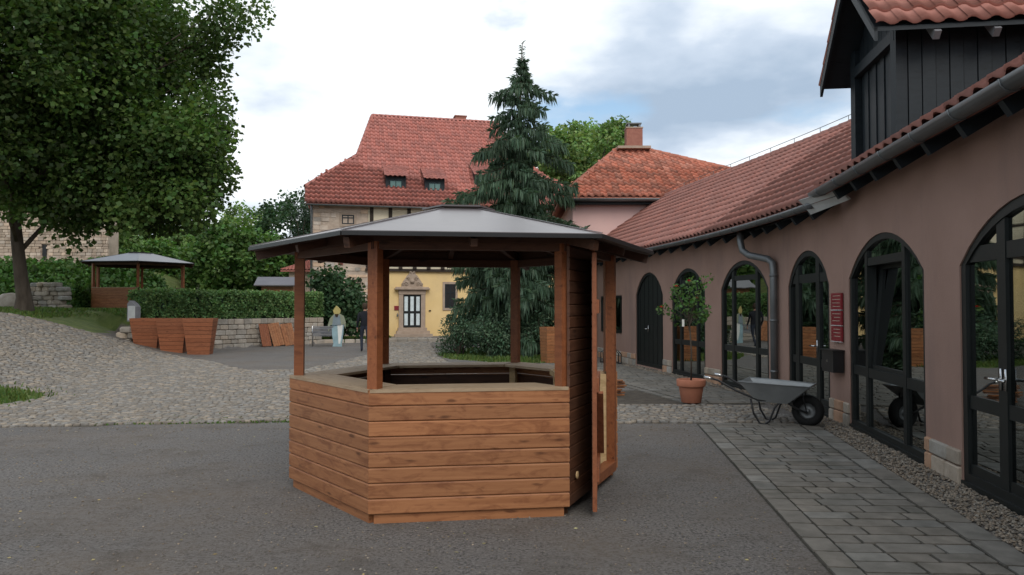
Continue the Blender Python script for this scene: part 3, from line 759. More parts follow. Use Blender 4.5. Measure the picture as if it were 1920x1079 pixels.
# pale verge boards where the higher roof ends above the lower gutter
b = MB(); b.prism([at(1497, 376, 10.75), at(1566, 356, 9.9), at(1578, 364, 9.9), at(1508, 387, 10.75)], (.03, 0, .012)); obj('verge_board', b, 'pale_board', arc)
b = MB(); b.prism([at(1508, 388, 10.77), at(1580, 365, 9.9), at(1592, 375, 9.9), at(1520, 403, 10.77)], (.03, 0, .012)); obj('verge_board', b, 'pale_board', arc)
# downpipe
b = MB(); b.tube([(4.31, 14.2, 3.06), (4.31, 14.17, 2.86), (4.33, 14.12, 2.70), (4.40, 13.95, 2.60), (4.60, 13.5, 2.50), (4.64, 13.38, 2.42), (4.645, 13.36, 2.28), (4.645, 13.36, .05)], .062, 12)
for z in (.5, 1.4, 2.2): b.lathe([(.07, -.02), (.074, 0), (.07, .02)], (4.645, 13.36, z), 12)
obj('downpipe', b, 'zinc', arc, True)
# boarded dormer
dO = Vector((4.545, 8.68, 0)); dl = 1.62; da = SA.d; dn_ = nA; PL = 5.08; RZ = PL+dl/2*1.0; zr = lambda o: zn+.06+KN*o      # o: distance in from the eave
o0 = (dO-eN0).dot(nA)
dorm = obj('dormer', MB().box((0, 0, 0), (.01, .01, .01), 0, M=Matrix.Translation(dO+da*.8+dn_*1+Vector((0, 0, 4.4)))), 'slate_board', arc)
D = lambda a, i, z: dO+da*a+dn_*i+Vector((0, 0, z))
zb0 = zr(o0)-.05; dep = (PL-zb0)/KN
for a in (0, dl):                                           # cheeks of vertical boards
    k = 15
    for i in range(k):
        i0, i1 = .06+(dep-.1)*i/k, .06+(dep-.1)*(i+1)/k-.008; sgn = -1 if a == 0 else 1; oo = .012 if i % 2 else 0
        b = MB(); b.prism([D(a+sgn*oo, i0, zb0+KN*i0), D(a+sgn*oo, i1, zb0+KN*i1), D(a+sgn*oo, i1, PL+.02), D(a+sgn*oo, i0, PL+.02)], -da*sgn*.03); obj('board', b, 'slate_board', dorm, fix=True)
    b = MB(); b.bar(D(a+(.05 if a == 0 else -.05), -.03, zb0-.12), D(a+(.05 if a == 0 else -.05), -.03, PL+.05), .13, .13); obj('corner_post', b, 'slate_board', dorm)
b = MB(); b.prism([D(.03, .03, zb0), D(dl-.03, .03, zb0), D(dl-.03, .03, PL), D(dl/2, .03, RZ-.1), D(.03, .03, PL)], dn_*.05); obj('front', b, 'slate_board', dorm, fix=True)
for i in range(9):
    a0 = .14+(dl-.28)*i/9; a1 = a0+(dl-.28)/9-.012; oo = -.015 if i % 2 else 0
    b = MB(); b.prism([D(a0, oo, zb0-.05), D(a1, oo, zb0-.05), D(a1, oo, PL-.32), D(a0, oo, PL-.32)], dn_*.03); obj('shutter_board', b, 'slate_board', dorm, fix=True)
b = MB(); b.bar(D(.02, -.05, PL-.25), D(dl-.02, -.05, PL-.25), .09, .14); obj('header_beam', b, 'slate_board', dorm)
for i in range(8):
    a0 = .12+(dl-.24)*i/8; a1 = a0+(dl-.24)/8-.01; t_ = lambda a: min(PL+a, PL+dl-a)-.04
    b = MB(); b.prism([D(a0, -.02, PL-.18), D(a1, -.02, PL-.18), D(a1, -.02, t_(a1)), D(a0, -.02, t_(a0))], dn_*.03); obj('gable_board', b, 'slate_board', dorm, fix=True)
ov, fo, bk = .34, .42, 3.4
for sgn in (-1, 1):
    ea = -ov if sgn < 0 else dl+ov; E0 = D(ea, -fo, PL-ov+.06); E1 = D(ea, bk, PL-ov+.06); R0 = D(dl/2, -fo, RZ+.06); R1 = D(dl/2, bk, RZ+.06)
    b = MB(); b.prism([E0, E1, R1, R0], (0, 0, -.05)); rf = obj('dormer_roof', b, 'slate_board', dorm, fix=True)
    it = ruled(E0+Vector((0, 0, .01)), E1+Vector((0, 0, .01)), R0, R1, 16, 5, 5) if sgn < 0 else ruled(E1, E0, R1, R0, 16, 5, 5)
    pieces('roof_tile', rf, it, TVD, 'wing_tile')
    b = MB(); b.prism([E0, R0, R0-Vector((0, 0, .2)), E0-Vector((0, 0, .16))], dn_*.035); obj('barge_board', b, 'slate_board', dorm, fix=True)
    for i in range(4):
        p = D(ea-sgn*.02, .25+i*.62, PL-ov-.06); b = MB(); b.bar(p, p+da*(-sgn*.34)+Vector((0, 0, .34)), .07, .1); obj('rafter_tail', b, 'grey_slab', dorm)

# ---------------------------------------------------------------- pink house with a hipped roof
ph = thing('pink_house', 'pale pink house with hipped old orange tile roof and brick chimney behind the wing', 'house', (6, 29, 0))
b = MB(); b.box((6.9, 31, 2.8), (9.4, 7.6, 5.6)); obj('wall', b, 'pale_pink_plaster', ph)
FLc, FRc, BLc, BRc = Vector((1.7, 26.75, 5.55)), Vector((12, 26.75, 5.55)), Vector((1.7, 35.3, 5.55)), Vector((12, 35.3, 5.55)); Ra, Rb = Vector((4.4, 31.2, 8.2)), Vector((5.5, 31.2, 8.2))
b = MB()
for f in ((FLc, FRc, Rb, Ra), (BLc, FLc, Ra), (BRc, BLc, Ra, Rb), (FRc, BRc, Rb)): b.prism(list(f), (0, 0, -.1))
rf = obj('roof', b, 'old_tile', ph, fix=True)
sl = Vector((0, Ra.y-FLc.y, Ra.z-FLc.z)); it = tiles_plane(FLc, (1, 0, 0), sl.normalized(), [(0, 0), (10.3, 0), (3.8, sl.length), (2.7, sl.length)], .245, .335, 10)
sl2 = Vector((Ra.x-FLc.x, 0, Ra.z-FLc.z)); it += tiles_plane(BLc, (0, -1, 0), sl2.normalized(), [(0, 0), (8.55, 0), (4.1, sl2.length)], .245, .335, 10)
pieces('roof_tile', rf, it, TVO, 'old_tile')
pieces('ridge_tile', rf, ridge_tiles(FLc, Ra, .15, .38)+ridge_tiles(FRc, Rb, .15, .38)+ridge_tiles(Ra, Rb, .15, .38), RTO, 'old_tile')
b = MB(); b.box((5.05, 31.1, 8.5), (.66, .56, 1.0)); ch = obj('chimney', b, 'brick', ph)
b = MB(); b.box((5.05, 31.1, 9.02), (.70, .6, .05)); obj('chimney_band', b, 'carved_stone', ch)
b = MB(); b.box((5.05, 31.1, 9.21), (.6, .5, .04))
for i in (-1, 1):
    for j in (-1, 1): b.box((5.05+i*.22, 31.1+j*.17, 9.118), (.08, .08, .145))
obj('chimney_cap', b, 'zinc', ch)
b = MB(); b.box((5.0, 31.0, 8.165), (1.35, .9, .1)); obj('flashing', b, 'carved_stone', ch)
gutter(ph, [FRc+Vector((0, -.06, -.06)), FLc+Vector((0, -.06, -.06))], .1)
b = MB(); b.box((6.9, 27.0, 5.38), (9.5, .28, .14)); obj('cornice', b, 'slate_board', ph)

# ---------------------------------------------------------------- old stone and yellow house
hs = thing('old_house', 'old stone and yellow plastered house with huge red tiled roof behind the conifer', 'house', (-6, 42, 0))
HO = Vector((-10.98, 40, 0)); HU = Vector((.972, .235, 0)).normalized(); HN = Vector((-HU.y, HU.x, 0)); EZ = 7.19; HK = 6.4/6; Hp = lambda a, t, z: HO+HU*a+HN*t+Vector((0, 0, z))
SLP = math.hypot(6, 6.4); vd = (HN*6+Vector((0, 0, 6.4)))/SLP; T2 = SLP/6
T0 = .45                                                  # wall plane behind the eave
def fh(u, v, t=T0):
    p = hit(u, v, Hp(0, t, 0), HN); q_ = p-HO; return q_.dot(HU), p.z
prf = [(0, 0), (15.6, 0), (15.68, .98*T2), (12.78, 3.14*T2), (11.8, SLP), (3.79, SLP), (2.82, 3.14*T2), (-.08, .98*T2)]
b = MB(); P, o = plane_poly(Hp(0, 0, EZ), HU, vd, prf, 0, .12); b.prism(P, o)
kF, kB, rL, p1F, p1B = Hp(2.82, 3.14, EZ+3.14*HK), Hp(2.82, 8.86, EZ+3.14*HK), Hp(3.79, 6, EZ+6.4), Hp(-.08, .98, EZ+.98*HK), Hp(-.08, 11.02, EZ+.98*HK)
b.prism([p1B, p1F, kF, kB], (0, 0, -.12)); b.prism([kB, kF, rL], (0, 0, -.12))
mir = lambda p: p+HU*(2*(7.8-(p-HO).dot(HU)))
b.prism([mir(p1F), mir(p1B), mir(kB), mir(kF)], (0, 0, -.12)); b.prism([mir(kF), mir(kB), mir(rL)], (0, 0, -.12))
b.prism([Hp(15.6, 12, EZ), Hp(0, 12, EZ), p1B, kB, rL, mir(rL), mir(kB), mir(p1B)], (0, 0, -.12))
rf = obj('roof', b, 'red_tile', hs, fix=True)
it = [(M_ @ Matrix.Diagonal((1, 1, 1.35, 1)), k_) for M_, k_ in tiles_plane(Hp(0, 0, EZ), HU, vd, prf, .262, .362, 8)]
ll = kF-p1F; vl = ll-HN*ll.dot(HN); it += tiles_plane(p1B, -HN, vl.normalized(), [(0, 0), (10.04, 0), (7.88, vl.length), (2.16, vl.length)], .262, .362, 8)
lu = rL-kF; vu = lu-HN*lu.dot(HN); it += tiles_plane(kB, -HN, vu.normalized(), [(0, 0), (5.72, 0), (2.86, vu.length)], .262, .362, 8)
pieces('roof_tile', rf, it, TV, 'red_tile')
pieces('ridge_tile', rf, ridge_tiles(rL, mir(rL), .15, .38)+ridge_tiles(p1F, kF, .14, .36)+ridge_tiles(kF, rL, .14, .36), RT, 'red_tile')
gutter(hs, [Hp(15.6, -.06, EZ-.07), Hp(0, -.06, EZ-.07)], .08)
c = hit(862, 236, rL, HN); b = MB(); b.box(c+Vector((0, .3, .1)), (.7, .6, 1.0), math.atan2(HU.y, HU.x)); b.box(c+Vector((0, .3, .63)), (.8, .7, .07), math.atan2(HU.y, HU.x)); obj('chimney', b, 'brick', rf)
# walls: stone part, yellow ground floor, timber framed upper floor
aS = fh(690, 500)[0]; AR = 15.3; zj = fh(760, 508)[1]
rz = math.atan2(HU.y, HU.x)
def hbox(b, a0, a1, t0, t1, z0, z1, tint=(1, 1, 1)): return b.box(Hp((a0+a1)/2, (t0+t1)/2, (z0+z1)/2), (a1-a0, t1-t0, z1-z0), rz, tint)
b = MB(); hbox(b, .35, aS, T0, 11.5, -.1, 7.45); obj('stone_wall', b, 'rubble', hs)
swl = [MB().box((0, 0, 0), (1, 1, 1), 0, tn(.22, .12), ch=.07).mesh('stone') for _ in range(14)]; sti = []; z = .1
while z < 7.1:
    hh = jit(.16, .30); x = .36
    while x < aS-.05:
        ln = min(jit(.25, .62), aS-x)
        if random.random() < (.95 if x < .7 else .62) and not (5.6 < z < 7.2 and x+ln > fh(641, 410)[0]-.25 and x < fh(664, 410)[0]+.25): sti.append((Matrix.Translation(Hp(x+ln/2, T0-.004+jit(.008), z+hh/2)) @ Matrix.Rotation(rz, 4, 'Z') @ Matrix.Diagonal((ln-.03, .05, hh-.025, 1)), random.randrange(14)))
        x += ln
    z += hh
z = .1
while z < 7.1:
    hh = jit(.2, .3); x = T0
    while x < 5: ln = jit(.3, .6); sti.append((Matrix.Translation(Hp(.35+jit(.01), x+ln/2, z+hh/2)) @ Matrix.Rotation(rz, 4, 'Z') @ Matrix.Diagonal((.05, ln-.03, hh-.025, 1)), random.randrange(14))); x += ln
    z += hh
pieces('stone', hs, sti, swl, 'rubble')
b = MB(); b.prism([Hp(.37, .9, 7.4), Hp(.37, 11.1, 7.4), Hp(1.6, 9.5, 9.1), Hp(1.6, 2.5, 9.1)], HU*.3); obj('gable_wall', b, 'rubble', hs, fix=True)
b = MB(); hbox(b, aS+.003, AR, T0+.02, 11.4, -.1, zj); obj('plaster_wall', b, 'yellow_plaster', hs)
b = MB(); hbox(b, aS+.003, AR, T0-.08, 11.3, zj+.005, 7.45); uw = obj('upper_wall', b, 'cream_plaster', hs)
k = 0; a = aS+.08
while a < AR-.2:                                           # timber posts and joist heads
    b = MB(); hbox(b, a, a+.2, T0-.12, T0+.05, zj+.52, 7.35); obj('timber_post', b, 'timber', uw)
    a += 1.02
a = aS+.1
while a < AR-.2:
    b = MB(); hbox(b, a, a+.2, T0-.2, T0+.05, zj+.1, zj+.33); obj('joist_head', b, 'timber', uw); a += .78
for z0, z1, d in ((zj-.05, zj+.1, .13), (zj+.33, zj+.52, .15), (5.55, 5.7, .11), (7.2, 7.36, .112)):
    b = MB(); hbox(b, aS-.15, AR, T0-d, T0-.04, z0, z1); obj('timber_beam', b, 'timber', uw)
def rect_window(u0, v0, u1, v1, name='window', mull=1, pmat='glass', surround=.12):
    a0, z1 = fh(u0, v0); a1, z0 = fh(u1, v1); b = MB()
    for q_ in ((a0-surround, a1+surround, z1, z1+surround), (a0-surround, a1+surround, z0-surround, z0), (a0-surround, a0, z0+.001, z1-.001), (a1, a1+surround, z0+.001, z1-.001)):
        hbox(b, q_[0], q_[1], T0-.03, T0+.1, q_[2], q_[3])
    wn = obj(name, b, 'carved_stone', hs)
    b = MB(); hbox(b, a0, a1, T0+.005, T0+.012, z0, z1); obj('pane', b, 'black_paint' if pmat == 'glass' else pmat, wn)
    b = MB(); t0, t1 = T0-.018, T0+.004
    for i in range(mull+1): pass
    for x in (a0, a1-.06)+((((a0+a1)/2-.03),) if mull else ()): hbox(b, x, x+.06, t0, t1, z0, z1)
    for z in (z0, z1-.06, z0+(z1-z0)*.62): hbox(b, a0+.061, a1-.061, t0+.002, t1, z, z+.06)
    obj('window_frame', b, 'slate_board', wn); return wn
rect_window(641, 403, 664, 421); rect_window(834, 533, 854, 578)
b = MB(); a0, z1 = fh(600, 487); hbox(b, fh(634, 490)[0], fh(643, 490)[0], T0-.05, T0+.02, fh(640, 497)[1], fh(640, 489)[1]); obj('wall_plaque', b, 'red_enamel', hs)
# portal
a0, z1 = fh(756, 553); a1, z0 = fh(789, 614); pt = MB()
hbox(pt, a0-.24, a0-.001, T0-.1, T0+.1, 0, z1+.02); hbox(pt, a1+.001, a1+.24, T0-.1, T0+.1, 0, z1+.02); hbox(pt, a0-.26, a1+.26, T0-.12, T0+.1, z1+.02, z1+.28)
portal = obj('portal', pt, 'carved_stone', hs)
b = MB(); hbox(b, a0-.48, a1+.48, T0-.28, T0+.05, z1+.285, z1+.36); hbox(b, a0-.42, a1+.42, T0-.2, T0+.05, z1+.361, z1+.43); obj('cornice', b, 'carved_stone', portal)
mid = (a0+a1)/2; zc = z1+.43; hw = (a1-a0)/2+.1; out_ = [(-hw, 0), (hw, 0), (hw, .12), (hw*.86, .3), (hw*.62, .5), (hw*.5, .62), (hw*.3, .72), (.16, .8), (.2, .93), (0, 1.0), (-.2, .93), (-.16, .8), (-hw*.3, .72), (-hw*.5, .62), (-hw*.62, .5), (-hw*.86, .3), (-hw, .12)]
b = MB(); b.prism([Hp(mid+x, T0-.1, zc+z) for x, z in out_], HN*.12); ped = obj('carved_pediment', b, 'carved_stone', portal, fix=True)
b = MB()
for sx in (-1, 1):
    for (cx, cz, r0, tr) in ((.32, .16, .13, 1.7), (.2, .46, .1, 1.6), (.5, .14, .08, 1.4), (.09, .8, .06, 1.2)):
        b.tube([Hp(mid+sx*(cx+r0*(1-q_/14)*math.cos(q_/14*tr*6.28)), T0-.115, zc+cz+r0*(1-q_/14)*math.sin(q_/14*tr*6.28)) for q_ in range(13)], .028, 5)
b.lathe([(.0, -.02), (.12, 0), (.14, .1), (.11, .2), (0, .24)], Hp(mid, T0-.08, zc+.22), 10); obj('scroll_relief', b, 'carved_stone', ped, True)
b = MB(); hbox(b, a0, a1, T0-.02, T0+.01, z0, z1); dr = obj('door', b, 'frame_paint', portal)
cw = (a1-a0)/3
for i in range(3):
    for zz0, zz1 in ((z0+.12, z0+(z1-z0)*.42), (z0+(z1-z0)*.5, z1-.1)):
        b = MB(); hbox(b, a0+cw*i+.07, a0+cw*(i+1)-.07, T0-.03, T0-.021, zz0, zz1); obj('door_pane', b, 'curtain', dr)
for i in range(3):
    b = MB(); hbox(b, a0-.3-.12*i, a1+.3+.12*i, T0-.4-.3*i, T0-.005-(.395+.3*(i-1) if i else 0), -.05, z0-.02-.16*i); obj('step', b, 'carved_stone', portal)
a, z = fh(745, 578); b = MB(); hbox(b, a-.17, a+.17, T0-.02, T0+.018, z-.12, z+.12); obj('door_sign', b, 'red_enamel', hs)
for i in range(3):
    b = MB(); hbox(b, a-.13, a+.13-.05*i, T0-.024, T0-.021, z+.07-.06*i-.008, z+.07-.06*i+.008)
a, z = fh(745, 588); b = MB(); b.tube([Hp(a, T0, z+.02), Hp(a, T0-.12, z+.02), Hp(a, T0-.13, z-.05)], .015, 6); b.lathe([(.02, .0), (.05, -.03), (.045, -.13), (.02, -.15)], Hp(a, T0-.13, z-.04), 8); obj('lantern', b, 'zinc', hs)
a, z = fh(806, 583); b = MB(); hbox(b, a-.06, a+.06, T0-.03, T0+.018, z-.03, z+.03); obj('bell_plate', b, 'timber', hs)
# roof dormers
def hatch(u, v):
    p = hit(u, v, Hp(0, 0, EZ), HU.cross(vd).normalized()); q_ = p-HO; a, t, z = q_.dot(HU), q_.dot(HN), p.z
    r = obj('roof_dormer', MB().prism([Hp(a-.55, t-.02, z-.04), Hp(a+.55, t-.02, z-.04), Hp(a+.55, t-.02, z+.66), Hp(a-.55, t-.02, z+.66)], HN*.05), 'slate_board', rf, fix=True)
    for sx in (-1, 1): b_.append(MB().prism([Hp(a+sx*.56, t-.05, z-.06), Hp(a+sx*.56, t-.05, z+.68), Hp(a+sx*.56, t+1.35, z+1.40)], HU*(-sx*.05)))
    m = MB(); m.prism([Hp(a-.35, t-.05, z+.06), Hp(a+.35, t-.05, z+.06), Hp(a+.35, t-.05, z+.5), Hp(a-.35, t-.05, z+.5)], HN*.01); obj('pane', m, 'glass', r)
    m = MB(); m.prism([Hp(a-.3, t-.035, z+.08), Hp(a-.02, t-.035, z+.08), Hp(a-.02, t-.035, z+.42), Hp(a-.3, t-.035, z+.42)], HN*.006); m.prism([Hp(a+.02, t-.035, z+.08), Hp(a+.3, t-.035, z+.08), Hp(a+.3, t-.035, z+.42), Hp(a+.02, t-.035, z+.42)], HN*.006); obj('curtain', m, 'curtain', r)
    for m in b_: obj('cheek', m, 'slate_board', r, fix=True)
    b_.clear()
    m = MB(); m.prism([Hp(a-.66, t-.3, z+.60), Hp(a+.66, t-.3, z+.60), Hp(a+.66, t+1.5, z+1.52), Hp(a-.66, t+1.5, z+1.52)], (0, 0, .05)); hr = obj('hatch_roof', m, 'old_tile', r, fix=True)
    e0, e1, r0, r1 = Hp(a-.66, t-.34, z+.64), Hp(a+.66, t-.34, z+.64), Hp(a-.66, t+1.5, z+1.58), Hp(a+.66, t+1.5, z+1.58)
    mb = MB(); me = TVO
    for M, k in ruled(e0, e1, r0, r1, 5, 6, 10):
        co = [tuple(M @ x_.co) for x_ in me[k].vertices]; mb.add(co, [tuple(p_.vertices) for p_ in me[k].polygons], tuple(x_*.72 for x_ in tn(.15)))
    hr.data.materials.clear(); tmp = mb.mesh('hatch_roof', True); tmp.materials.append(MATS['red_tile']); hr.data = tmp
    m = MB(); m.prism([Hp(a-.62, t-.12, z-.13), Hp(a+.62, t-.12, z-.13), Hp(a+.62, t-.02, z-.02), Hp(a-.62, t-.02, z-.02)], HN*.02+Vector((0, 0, .03))); obj('lead_apron', m, 'pale_board', r, fix=True)
b_ = []
for u, v in ((742, 354), (815, 359), (908, 352)): hatch(u, v)
# drainpipe at the corner and a low annexe
b = MB(); b.tube([Hp(.28, .3, 7.1), Hp(.28, .38, 6.8), Hp(.28, .38, 0)], .06, 8); obj('downpipe', b, 'zinc', hs, True)
an = thing('annexe', 'low stone annexe with a red tiled lean-to roof left of the old house', 'annexe', (-13, 43.5, hgt(-13, 43.5)))
b = MB(); b.box((-11.9, 45, 1.8), (2.0, 3, 3.7)); obj('wall', b, 'rubble', an)
e0, e1, r0, r1 = Vector((-13.3, 43.2, 3.75)), Vector((-10.9, 43.2, 3.75)), Vector((-12.2, 46.4, 4.55)), Vector((-10.9, 46.4, 4.55))
b = MB(); b.prism([e0, e1, r1, r0], (0, 0, -.1)); rr_ = obj('roof', b, 'red_tile', an, fix=True); pieces('roof_tile', rr_, ruled(e0, e1, r0, r1, 12, 9, 8), TV, 'red_tile')

# ---------------------------------------------------------------- kiosks
def plank_mesh(L_, h, tan=True, th=.024, ch=.007):
    b = MB(); prof = [(ch, 0), (0, ch), (0, h-ch*1.4), (ch*1.2, h), (th, h), (th, 0)]; k = math.tan(R(30)) if tan else 0; n = len(prof)
    vs = [(-(L_/2-y*k), y, z) for y, z in prof]+[(L_/2-y*k, y, z) for y, z in prof]
    fs = [(i, (i+1) % n, n+(i+1) % n, n+i) for i in range(n)]+[tuple(range(n-1, -1, -1)), tuple(range(n, 2*n))]
    return b.add(vs, fs, tn(.12, .05)).mesh('plank')
def kiosk(name, label, loc, rot, Rk, ck, zb, pl, npl, roofR, eave, capr, capz, door, base, wd, posts_z, pr=.085):
    T = Matrix.Translation(loc) @ Matrix.Rotation(rot, 4, 'Z'); k = thing(name, label, 'kiosk', loc, rot)
    ap = Rk*math.cos(R(30)); side = Rk
    def ob(nm, b, mat, M=None, par=None, smooth=False): return obj(nm, b, mat, par or k, smooth, T @ (M if M is not None else Matrix.Identity(4)), fix=isinstance(b, MB))
    face = lambda phi, r=ap: Matrix.Translation((r*math.cos(R(phi)), r*math.sin(R(phi)), 0)) @ Matrix.Rotation(R(phi+90), 4, 'Z')
    vx = lambda a, r, z=0: Vector((r*math.cos(R(a)), r*math.sin(R(a)), z))
    meshes = [plank_mesh(side, pl-.004) for _ in range(9)]
    for me in meshes: me.materials.append(MATS[wd])
    top = ck-.026; faces = [270, 210, 150, 90, 30]
    for phi in faces:
        for i in range(npl):
            link(bpy.data.objects.new('plank', random.choice(meshes)), k, T @ face(phi) @ Matrix.Translation((0, jit(.0015), zb+i*pl)))
        z1 = zb+npl*pl
        b = MB(); kk = math.tan(R(30)); th = .022; hl = side/2
        b.prism([(-hl, 0, z1), (hl, 0, z1), (hl-th*kk, th, z1), (-hl+th*kk, th, z1)], (0, 0, top-z1), tn(.1)); ob('top_rail', b, wd, face(phi))
        inn = ap-.36; a_, i_ = ap+.006, inn; b = MB()
        b.prism([(-a_*kk+.012, 0, top+.001), (a_*kk-.012, 0, top+.001), (i_*kk-.008, a_-i_, top+.001), (-i_*kk+.008, a_-i_, top+.001)], (0, 0, .025)); ob('counter_board', b, 'worn_wood', face(phi, a_))
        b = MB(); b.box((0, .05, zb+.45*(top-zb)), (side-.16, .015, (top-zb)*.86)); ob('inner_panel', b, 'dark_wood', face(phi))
        b = MB(); b.box((0, .03, base/2), (side-.08, .05, base)); ob('sill_beam', b, wd, face(phi, ap-.02))
    for a in range(0, 360, 60):
        b = MB(); b.box((0, 0, (ck+posts_z)/2), (pr, pr, posts_z-ck), 0, tn(.12)); ob('post', b, 'post_wood', Matrix.Translation(vx(a, Rk-.085)) @ Matrix.Rotation(R(a), 4, 'Z'))
        b = MB(); b.box((0, 0, (ck-.03)/2+.02), (pr*.8, pr*.8, ck-.06)); ob('support_leg', b, 'pale_wood' if a in (60, 0) else 'dark_wood', Matrix.Translation(vx(a, Rk-.15)) @ Matrix.Rotation(R(a), 4, 'Z'))
        b = MB(); b.box((0, 0, base/2+.001), (.16, .12, base), ch=.0); ob('foot_block', b, 'dark_wood', Matrix.Translation(vx(a, Rk-.17)) @ Matrix.Rotation(R(a), 4, 'Z'))
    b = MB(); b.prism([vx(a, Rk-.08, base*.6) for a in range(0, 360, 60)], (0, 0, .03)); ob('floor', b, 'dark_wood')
    for phi in range(30, 390, 60):
        b = MB(); b.box((0, .06, posts_z-.04), (side-.02, .045, .08)); ob('ring_beam', b, 'beam_and_shade_wood', face(phi))
        b = MB(); b.box((0, .01, posts_z+.03), (side+.04, .03, .10)); ob('fascia', b, 'dark_wood', face(phi))
        p = [vx(phi-30, roofR, eave), vx(phi+30, roofR, eave), vx(phi+30, capr, capz), vx(phi-30, capr, capz)]
        b = MB(); b.prism(p, (0, 0, -.02)); rp = ob('roof_panel', b, 'kiosk_roof')
        b = MB(); b.bar((p[0]+vx(phi, .008)+Vector((0, 0, -.022))), (p[1]+vx(phi, .008)+Vector((0, 0, -.022))), .010, .030); ob('eave_trim', b, 'black_paint')
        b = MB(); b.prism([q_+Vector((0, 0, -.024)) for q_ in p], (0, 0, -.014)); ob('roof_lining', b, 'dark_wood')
        b = MB(); b.bar(vx(phi+30, roofR-.06, eave-.085), vx(phi+30, capr, capz-.085), .05, .08); ob('rafter', b, 'dark_wood')
        m_ = vx(phi, roofR*math.cos(R(30))-.06, eave-.075)
        b = MB(); b.bar(m_, vx(phi, capr, capz-.085), .05, .06); ob('rafter', b, 'dark_wood')
        b = MB(); b.bar(vx(phi+30, roofR, eave+.005), vx(phi+30, capr, capz+.005), .02, .005); ob('seam_strip', b, 'kiosk_roof')
    b = MB(); hexp = [vx(a, capr+.05, capz+.012) for a in range(0, 360, 60)]
    b.add(hexp+[q_+Vector((0, 0, .014)) for q_ in hexp]+[Vector((0, 0, capz+.034))], [(i, (i+1) % 6, 6+(i+1) % 6, 6+i) for i in range(6)]+[(6+i, 6+(i+1) % 6, 12) for i in range(6)]+[tuple(range(5, -1, -1))]); ob('roof_cap', b, 'kiosk_roof')
    return k, T, ob, face, vx, ap
KL = Vector((-.508, 7.17, 0)); KR = R(8.16)
k1, T, ob, face, vx, ap = kiosk('kiosk', 'large brown hexagonal wooden sales kiosk with open door in the foreground', KL, KR, 1.555, 1.018, .075, .117, 8, 1.92, 2.20, .30, 2.555, True, .075, 'plank', 2.17)
# closed wall and open door on the remaining side
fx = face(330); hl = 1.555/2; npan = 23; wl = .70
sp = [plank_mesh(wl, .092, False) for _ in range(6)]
for me in sp: me.materials.append(MATS['beam_and_shade_wood'])  # darker wood than the other sides: the shade beside the door is painted in
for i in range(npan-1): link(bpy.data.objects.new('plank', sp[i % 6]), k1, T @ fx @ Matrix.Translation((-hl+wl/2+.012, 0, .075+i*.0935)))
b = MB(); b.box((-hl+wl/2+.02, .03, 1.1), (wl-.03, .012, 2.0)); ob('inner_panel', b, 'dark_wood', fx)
b = MB(); b.box((-hl+wl+.03, .045, 1.12), (.05, .09, 2.05)); ob('door_jamb', b, 'post_wood', fx)
b = MB(); b.box((hl-.06, .045, 1.12), (.07, .08, 2.05)); ob('door_jamb', b, 'post_wood', fx)
b = MB(); b.box((.35, .05, .11), (.72, .11, .085)); ob('door_sill', b, 'post_wood', fx)
b = MB(); b.lathe([(.018, 0), (.03, .004), (.03, .012), (.018, .016)], (0, 0, 0), 14, Matrix.Translation((-hl+.14, -.012, .30)) @ Matrix.Rotation(R(90), 4, 'X')); ob('cable_grommet', b, 'pale_wood', fx)
hg = (fx @ Vector((-hl+wl+.045, -.012, 0))); hw_ = T @ hg; fe = Vector((.648, 5.92, 0)); dd = (fe-Vector((hw_.x, hw_.y, 0))); dw = dd.length; dang = math.atan2(dd.y, dd.x)
DM = Matrix.Translation((hw_.x, hw_.y, .03)) @ Matrix.Rotation(dang, 4, 'Z')
b = MB(); b.box((dw/2, 0, 1.03), (dw, .018, 2.02)); door = obj('door', b, 'red_wood', k1, M=DM)
for i in range(21):
    b = MB(); b.box((dw/2, -.016, .07+i*.096), (dw-.004, .013, .089), 0, tn(.12), ch=.004); obj('door_plank', b, 'dark_wood', door, M=DM)
for z in (.3, 1.0, 1.62):
    b = MB(); b.box((dw/2+.01, .022, z), (dw-.04, .026, .11)); obj('door_ledge', b, 'red_wood', door, M=DM)
b = MB(); b.bar((.08, .022, .36), (dw-.06, .022, .94), .024, .09, (0, 1, 0)); obj('door_brace', b, 'red_wood', door, M=DM)
b = MB(); b.box((dw-.015, 0, 1.03), (.032, .034, 2.03)); obj('door_edge', b, 'red_wood', door, M=DM)
b = MB(); b.box((.95, .1, .62), (.06, .05, .85)); b.box((.95, .1, 1.0), (.09, .35, .05)); b.box((.95, .1, .38), (.09, .3, .05)); obj('counter_leg', b, 'pale_wood', k1, M=T @ Matrix.Rotation(R(-4), 4, 'Z'))
fk = at(262, 582, 34.5); fz = hgt(fk.x, fk.y)
kiosk('kiosk', 'open wooden kiosk with grey hexagonal roof on the grass terrace behind the hedge', Vector((fk.x, fk.y, fz-.03)), R(-6), 2.15, 1.02, .06, .118, 8, 2.62, 2.14, .5, 2.62, False, .06, 'plank', 2.08, .11)

